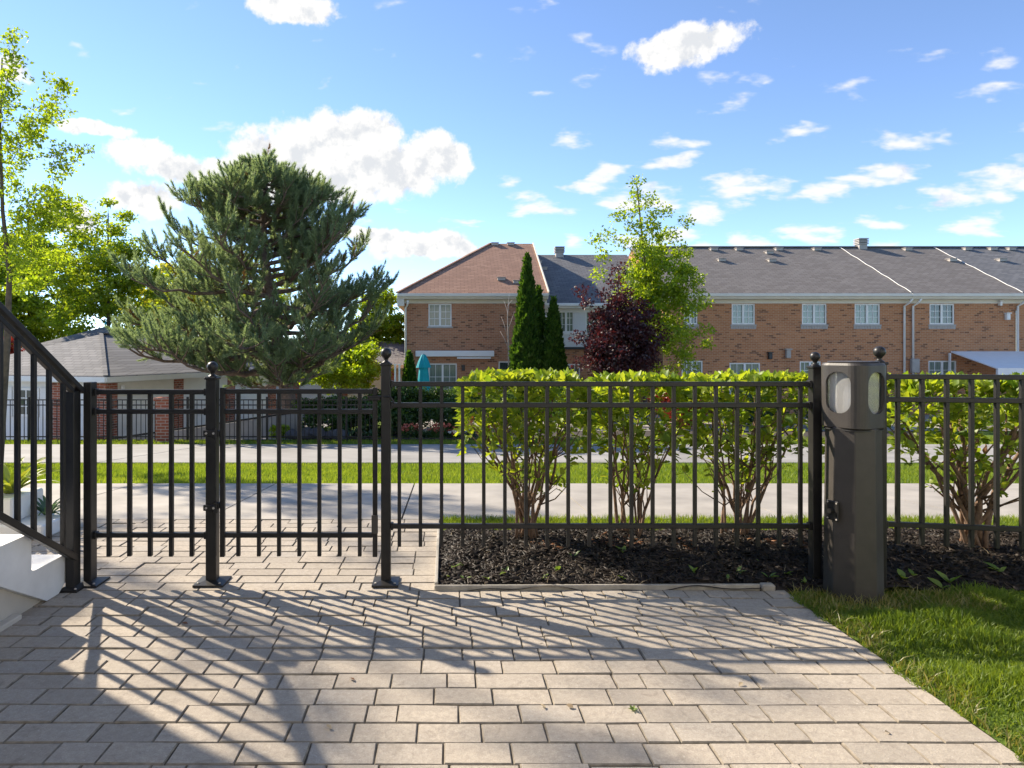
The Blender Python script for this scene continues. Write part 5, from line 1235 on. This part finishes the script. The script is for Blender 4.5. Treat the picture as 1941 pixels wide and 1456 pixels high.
# rounded boulders
rg = np.random.default_rng(91)
def rock(x, y, r, seed, sq=.62):
    rr = np.random.default_rng(seed); bm = bmesh.new(); bmesh.ops.create_icosphere(bm, subdivisions=3, radius=1)
    k = rr.normal(0, 1, (10, 3)); k /= np.linalg.norm(k, axis=1)[:, None]; a = rr.uniform(.55, .9, 10)
    for v_ in bm.verts:
        c = np.array(v_.co); 
        for kk, aa in zip(k, a):
            e = c @ kk - aa
            if e > 0: c = c - kk * e * .85
        v_.co = Vector(c * np.array([r, r * .8, r * sq]))
    me = bpy.data.meshes.new('boulder'); bm.to_mesh(me); bm.free(); me.materials.append(M['rock']); o = bpy.data.objects.new('boulder', me)
    reg(o, None, (x, y, gz_(x, y) + r * sq * .55)); return tag(o, 'dark grey boulder edging the garden bed beside the pine', 'boulder', 'boulders beside the pine')
for i, px in enumerate((556, 578, 602, 625, 646)): rock(XP(px, 17.6), 17.6 + .1 * (i % 2), .23 + .05 * rg.random(), 100 + i, .78)
def bush(name, label, px, y, w, h, leafm, seed, ncl=40, nl=70, size=.10, flat=.8, dpt=None, group=None, boxy=False, cat='shrub'):
    rg = np.random.default_rng(seed); x = XP(px, y); z = gz_(x, y); o = thing(name, label, cat, (x, y, z), group); d_ = dpt or w
    if boxy: C = np.stack([rg.uniform(-w / 2, w / 2, ncl) + x, rg.uniform(-d_ / 2, d_ / 2, ncl) + y, z + h * (.25 + .7 * rg.random(ncl) ** .5)], 1)
    else: C = crown_pts(rg, (x, y, z + h * .5), (w / 2, d_ / 2, h * .46), ncl, .25, .4)
    skeleton([(x, y, z - .05), (x, y, z + h * .3), (x, y, z + h * .6)], .03, .01, C, rg, .0, min_r=.006).build('stem', M['bark'], o)
    V, Fc = leaf_quads(C, nl, np.full(len(C), min(w, h) * .17), size, rg, flat, .4); np_obj('foliage', V, Fc, leafm, o, ORG[o.name]); return o
bush('clipped_hedge', 'long low clipped green hedge under the pine', 655, 19.6, 2.9, 1.02, M['shrub_leaf'], 201, 150, 90, .08, .8, .9, None, True, 'hedge')
bush('clipped_hedge', 'clipped green hedge before the brown brick house patio', 800, 21.5, 3.2, 1.25, M['shrub_leaf'], 202, 150, 90, .09, .8, .9, None, True, 'hedge')
bush('garden_shrub', 'dark rounded shrub at the end of the clipped hedge', 712, 18.7, 1.2, .95, M['shrub_leaf'], 203, 60, 80, .08)
bush('garden_shrub', 'loose dark shrub behind the flower bed', 765, 19.0, 1.2, .95, M['shrub_leaf'], 204, 60, 80, .08)
bush('garden_shrub', 'dark shrub behind the coral flowers by the trimmed hedge', 850, 19.3, 1.6, 1.05, M['shrub_leaf'], 205, 70, 80, .08)
bush('garden_shrub', 'mid green shrub growing between boulders and clipped hedge', 628, 18.6, 1.5, .80, M['shrub_leaf'], 221, 70, 80, .08)
bush('garden_shrub', 'low lime shrub at the foot of the pine', 530, 18.1, .7, .42, M['lime_leaf'], 206, 24, 50, .07)
for i, (px, w, h, lm, lb) in enumerate(((950, 2.0, 1.2, 'shrub_leaf', 'dark garden shrub behind the first trimmed shrub'), (1090, 2.6, 1.4, 'shrub_leaf', 'broad dark shrub below the purple plum'), (1290, 1.6, 1.6, 'red_leaf', 'red leaved shrub beside the yellow green tree'), (1420, 2.4, 1.2, 'shrub_leaf', 'green shrub before the sliding patio door'), (1600, 3.0, 1.2, 'shrub_leaf', 'wide green shrub behind the bollard light'), (1840, 3.0, 1.1, 'green_leaf', 'light green shrub near the patio awning'))):
    bush('garden_shrub', lb, px, 21.5 + (i % 2), w, h, M[lm], 210 + i, 70, 80, .09)
strap_plant('feathery_plant', 'blue green feathery plant beside the boulders', (XP(662, 17.9), 17.9, gz_(-2.5, 17.9)), 70, .72, .05, M['hosta'], 301)
strap_plant('hosta', 'pale green hosta clump right of the feathery plant', (XP(700, 17.8), 17.8, gz_(-2, 17.8)), 50, .42, .11, M['hosta'], 302)
strap_plant('hosta', 'green hosta clump in the flower bed by the coral flowers', (XP(800, 18.0), 18.0, gz_(-.6, 18)), 50, .42, .10, M['hosta'], 303)
strap_plant('grass_clump', 'arching dark grass clump left of the feathery plant', (XP(635, 17.95), 17.95, gz_(-2.9, 17.95)), 60, .5, .02, M['shrub_leaf'], 304)
rg = np.random.default_rng(333)
for i, px in enumerate((772, 786, 808, 822, 838, 856, 872, 888)):
    yy = 17.75 + .2 * (i % 3); x = XP(px, yy); z = gz_(x, yy); h_ = rg.uniform(.22, .42)
    lab = 'coral bedding flower plant along the garden bed' if i % 4 != 2 else 'white bedding flower plant along the garden bed'
    o = thing('flower_plant', lab, 'flowers', (x, yy, z), 'coral bedding flowers' if i % 4 != 2 else 'white bedding flowers')
    C = np.stack([rg.normal(x, .09, 14), rg.normal(yy, .09, 14), z + h_ * rg.uniform(.2, .8, 14)], 1); V, Fc = leaf_quads(C, 14, np.full(14, .08), .07, rg); np_obj('foliage', V, Fc, M['shrub_leaf'], o, ORG[o.name])
    C = np.stack([rg.normal(x, .10, 18), rg.normal(yy, .10, 18), z + h_ * rg.uniform(.6, 1.05, 18)], 1); V, Fc = leaf_quads(C, 9, np.full(18, .03), .05, rg, .8, .5, .9); np_obj('blossom', V, Fc, M['petal_white'] if i % 4 == 2 else M['petal_red'], o, ORG[o.name])
MB().box(-4.0, 1.5, 17.45, 17.56, -1.15, -.985).build('bed_edging', M['soil'])
tag(bpy.data.objects['bed_edging'], kind='structure')
MB().add([(-4.3, 17.57, gz_(-3, 17.57) + .02), (14, 17.57, gz_(3, 17.57) + .02), (14, 20.5, gz_(3, 20.5) + .02), (-4.0, 20.5, gz_(-2, 20.5) + .02)], [(0, 1, 2, 3)]).build('garden_soil', M['soil'])
tag(bpy.data.objects['garden_soil'], kind='structure')
sheet('bounce_ground', -1.5, 41, 20.6, 29.8, 0.02, M['concrete'], 2, 1)  # unseen pale ground, added to bounce sunlight onto the row house fronts
broadleaf('street_tree', 'leafy street tree beyond the left edge of the white house', (-8.6, 8.7, gz_(-8.6, 8.7)), [(-8.6, 8.7, gz_(-8.6, 8.7) - .1), (-8.6, 8.7, 2), (-8.5, 8.7, 4), (-8.5, 8.7, 7.5)], (-8.5, 8.7, 6.2), (2.1, 2.1, 2.3), 18, 46, .12, .34, M['green_leaf'], M['bark'], 401, .10, .02, .6, .2, .5)
pw_ = thing('weed', 'tiny green weed sprouting in a joint between the pavers', 'weed', (.656, 2.39, -.004))
for k in range(6):
    me = LME[k % 3].copy(); me.materials[0] = M['weed_leaf']; ob = bpy.data.objects.new('leaf', me); COL.objects.link(ob); ob.parent = pw_
    ob.matrix_basis = (frame(Vector((math.cos(k * 1.05), math.sin(k * 1.05), .7)), Vector((0, 0, 1))) @ Matrix.Diagonal((.022, .018, .022))).to_4x4()
# a few fallen leaves on the pavers
rg = np.random.default_rng(55)
for i in range(14):
    x = rg.uniform(-1.4, 1.6); y = rg.uniform(2.15, 3.5); k = int(rg.integers(0, 3)); me = LME[k].copy(); me.materials[0] = M['straw'] if i % 3 else M['chip_brown']
    o = bpy.data.objects.new('fallen_leaf', me); reg(o, None, (x, y, .006)); sc_ = rg.uniform(.018, .034); o.scale = (sc_, sc_, sc_); o.rotation_euler = (rg.normal(0, .15), rg.normal(0, .15), rg.uniform(0, 6.28))
    tag(o, 'small dry curled leaf lying on the pavers', 'leaf', 'dry leaves on the pavers')
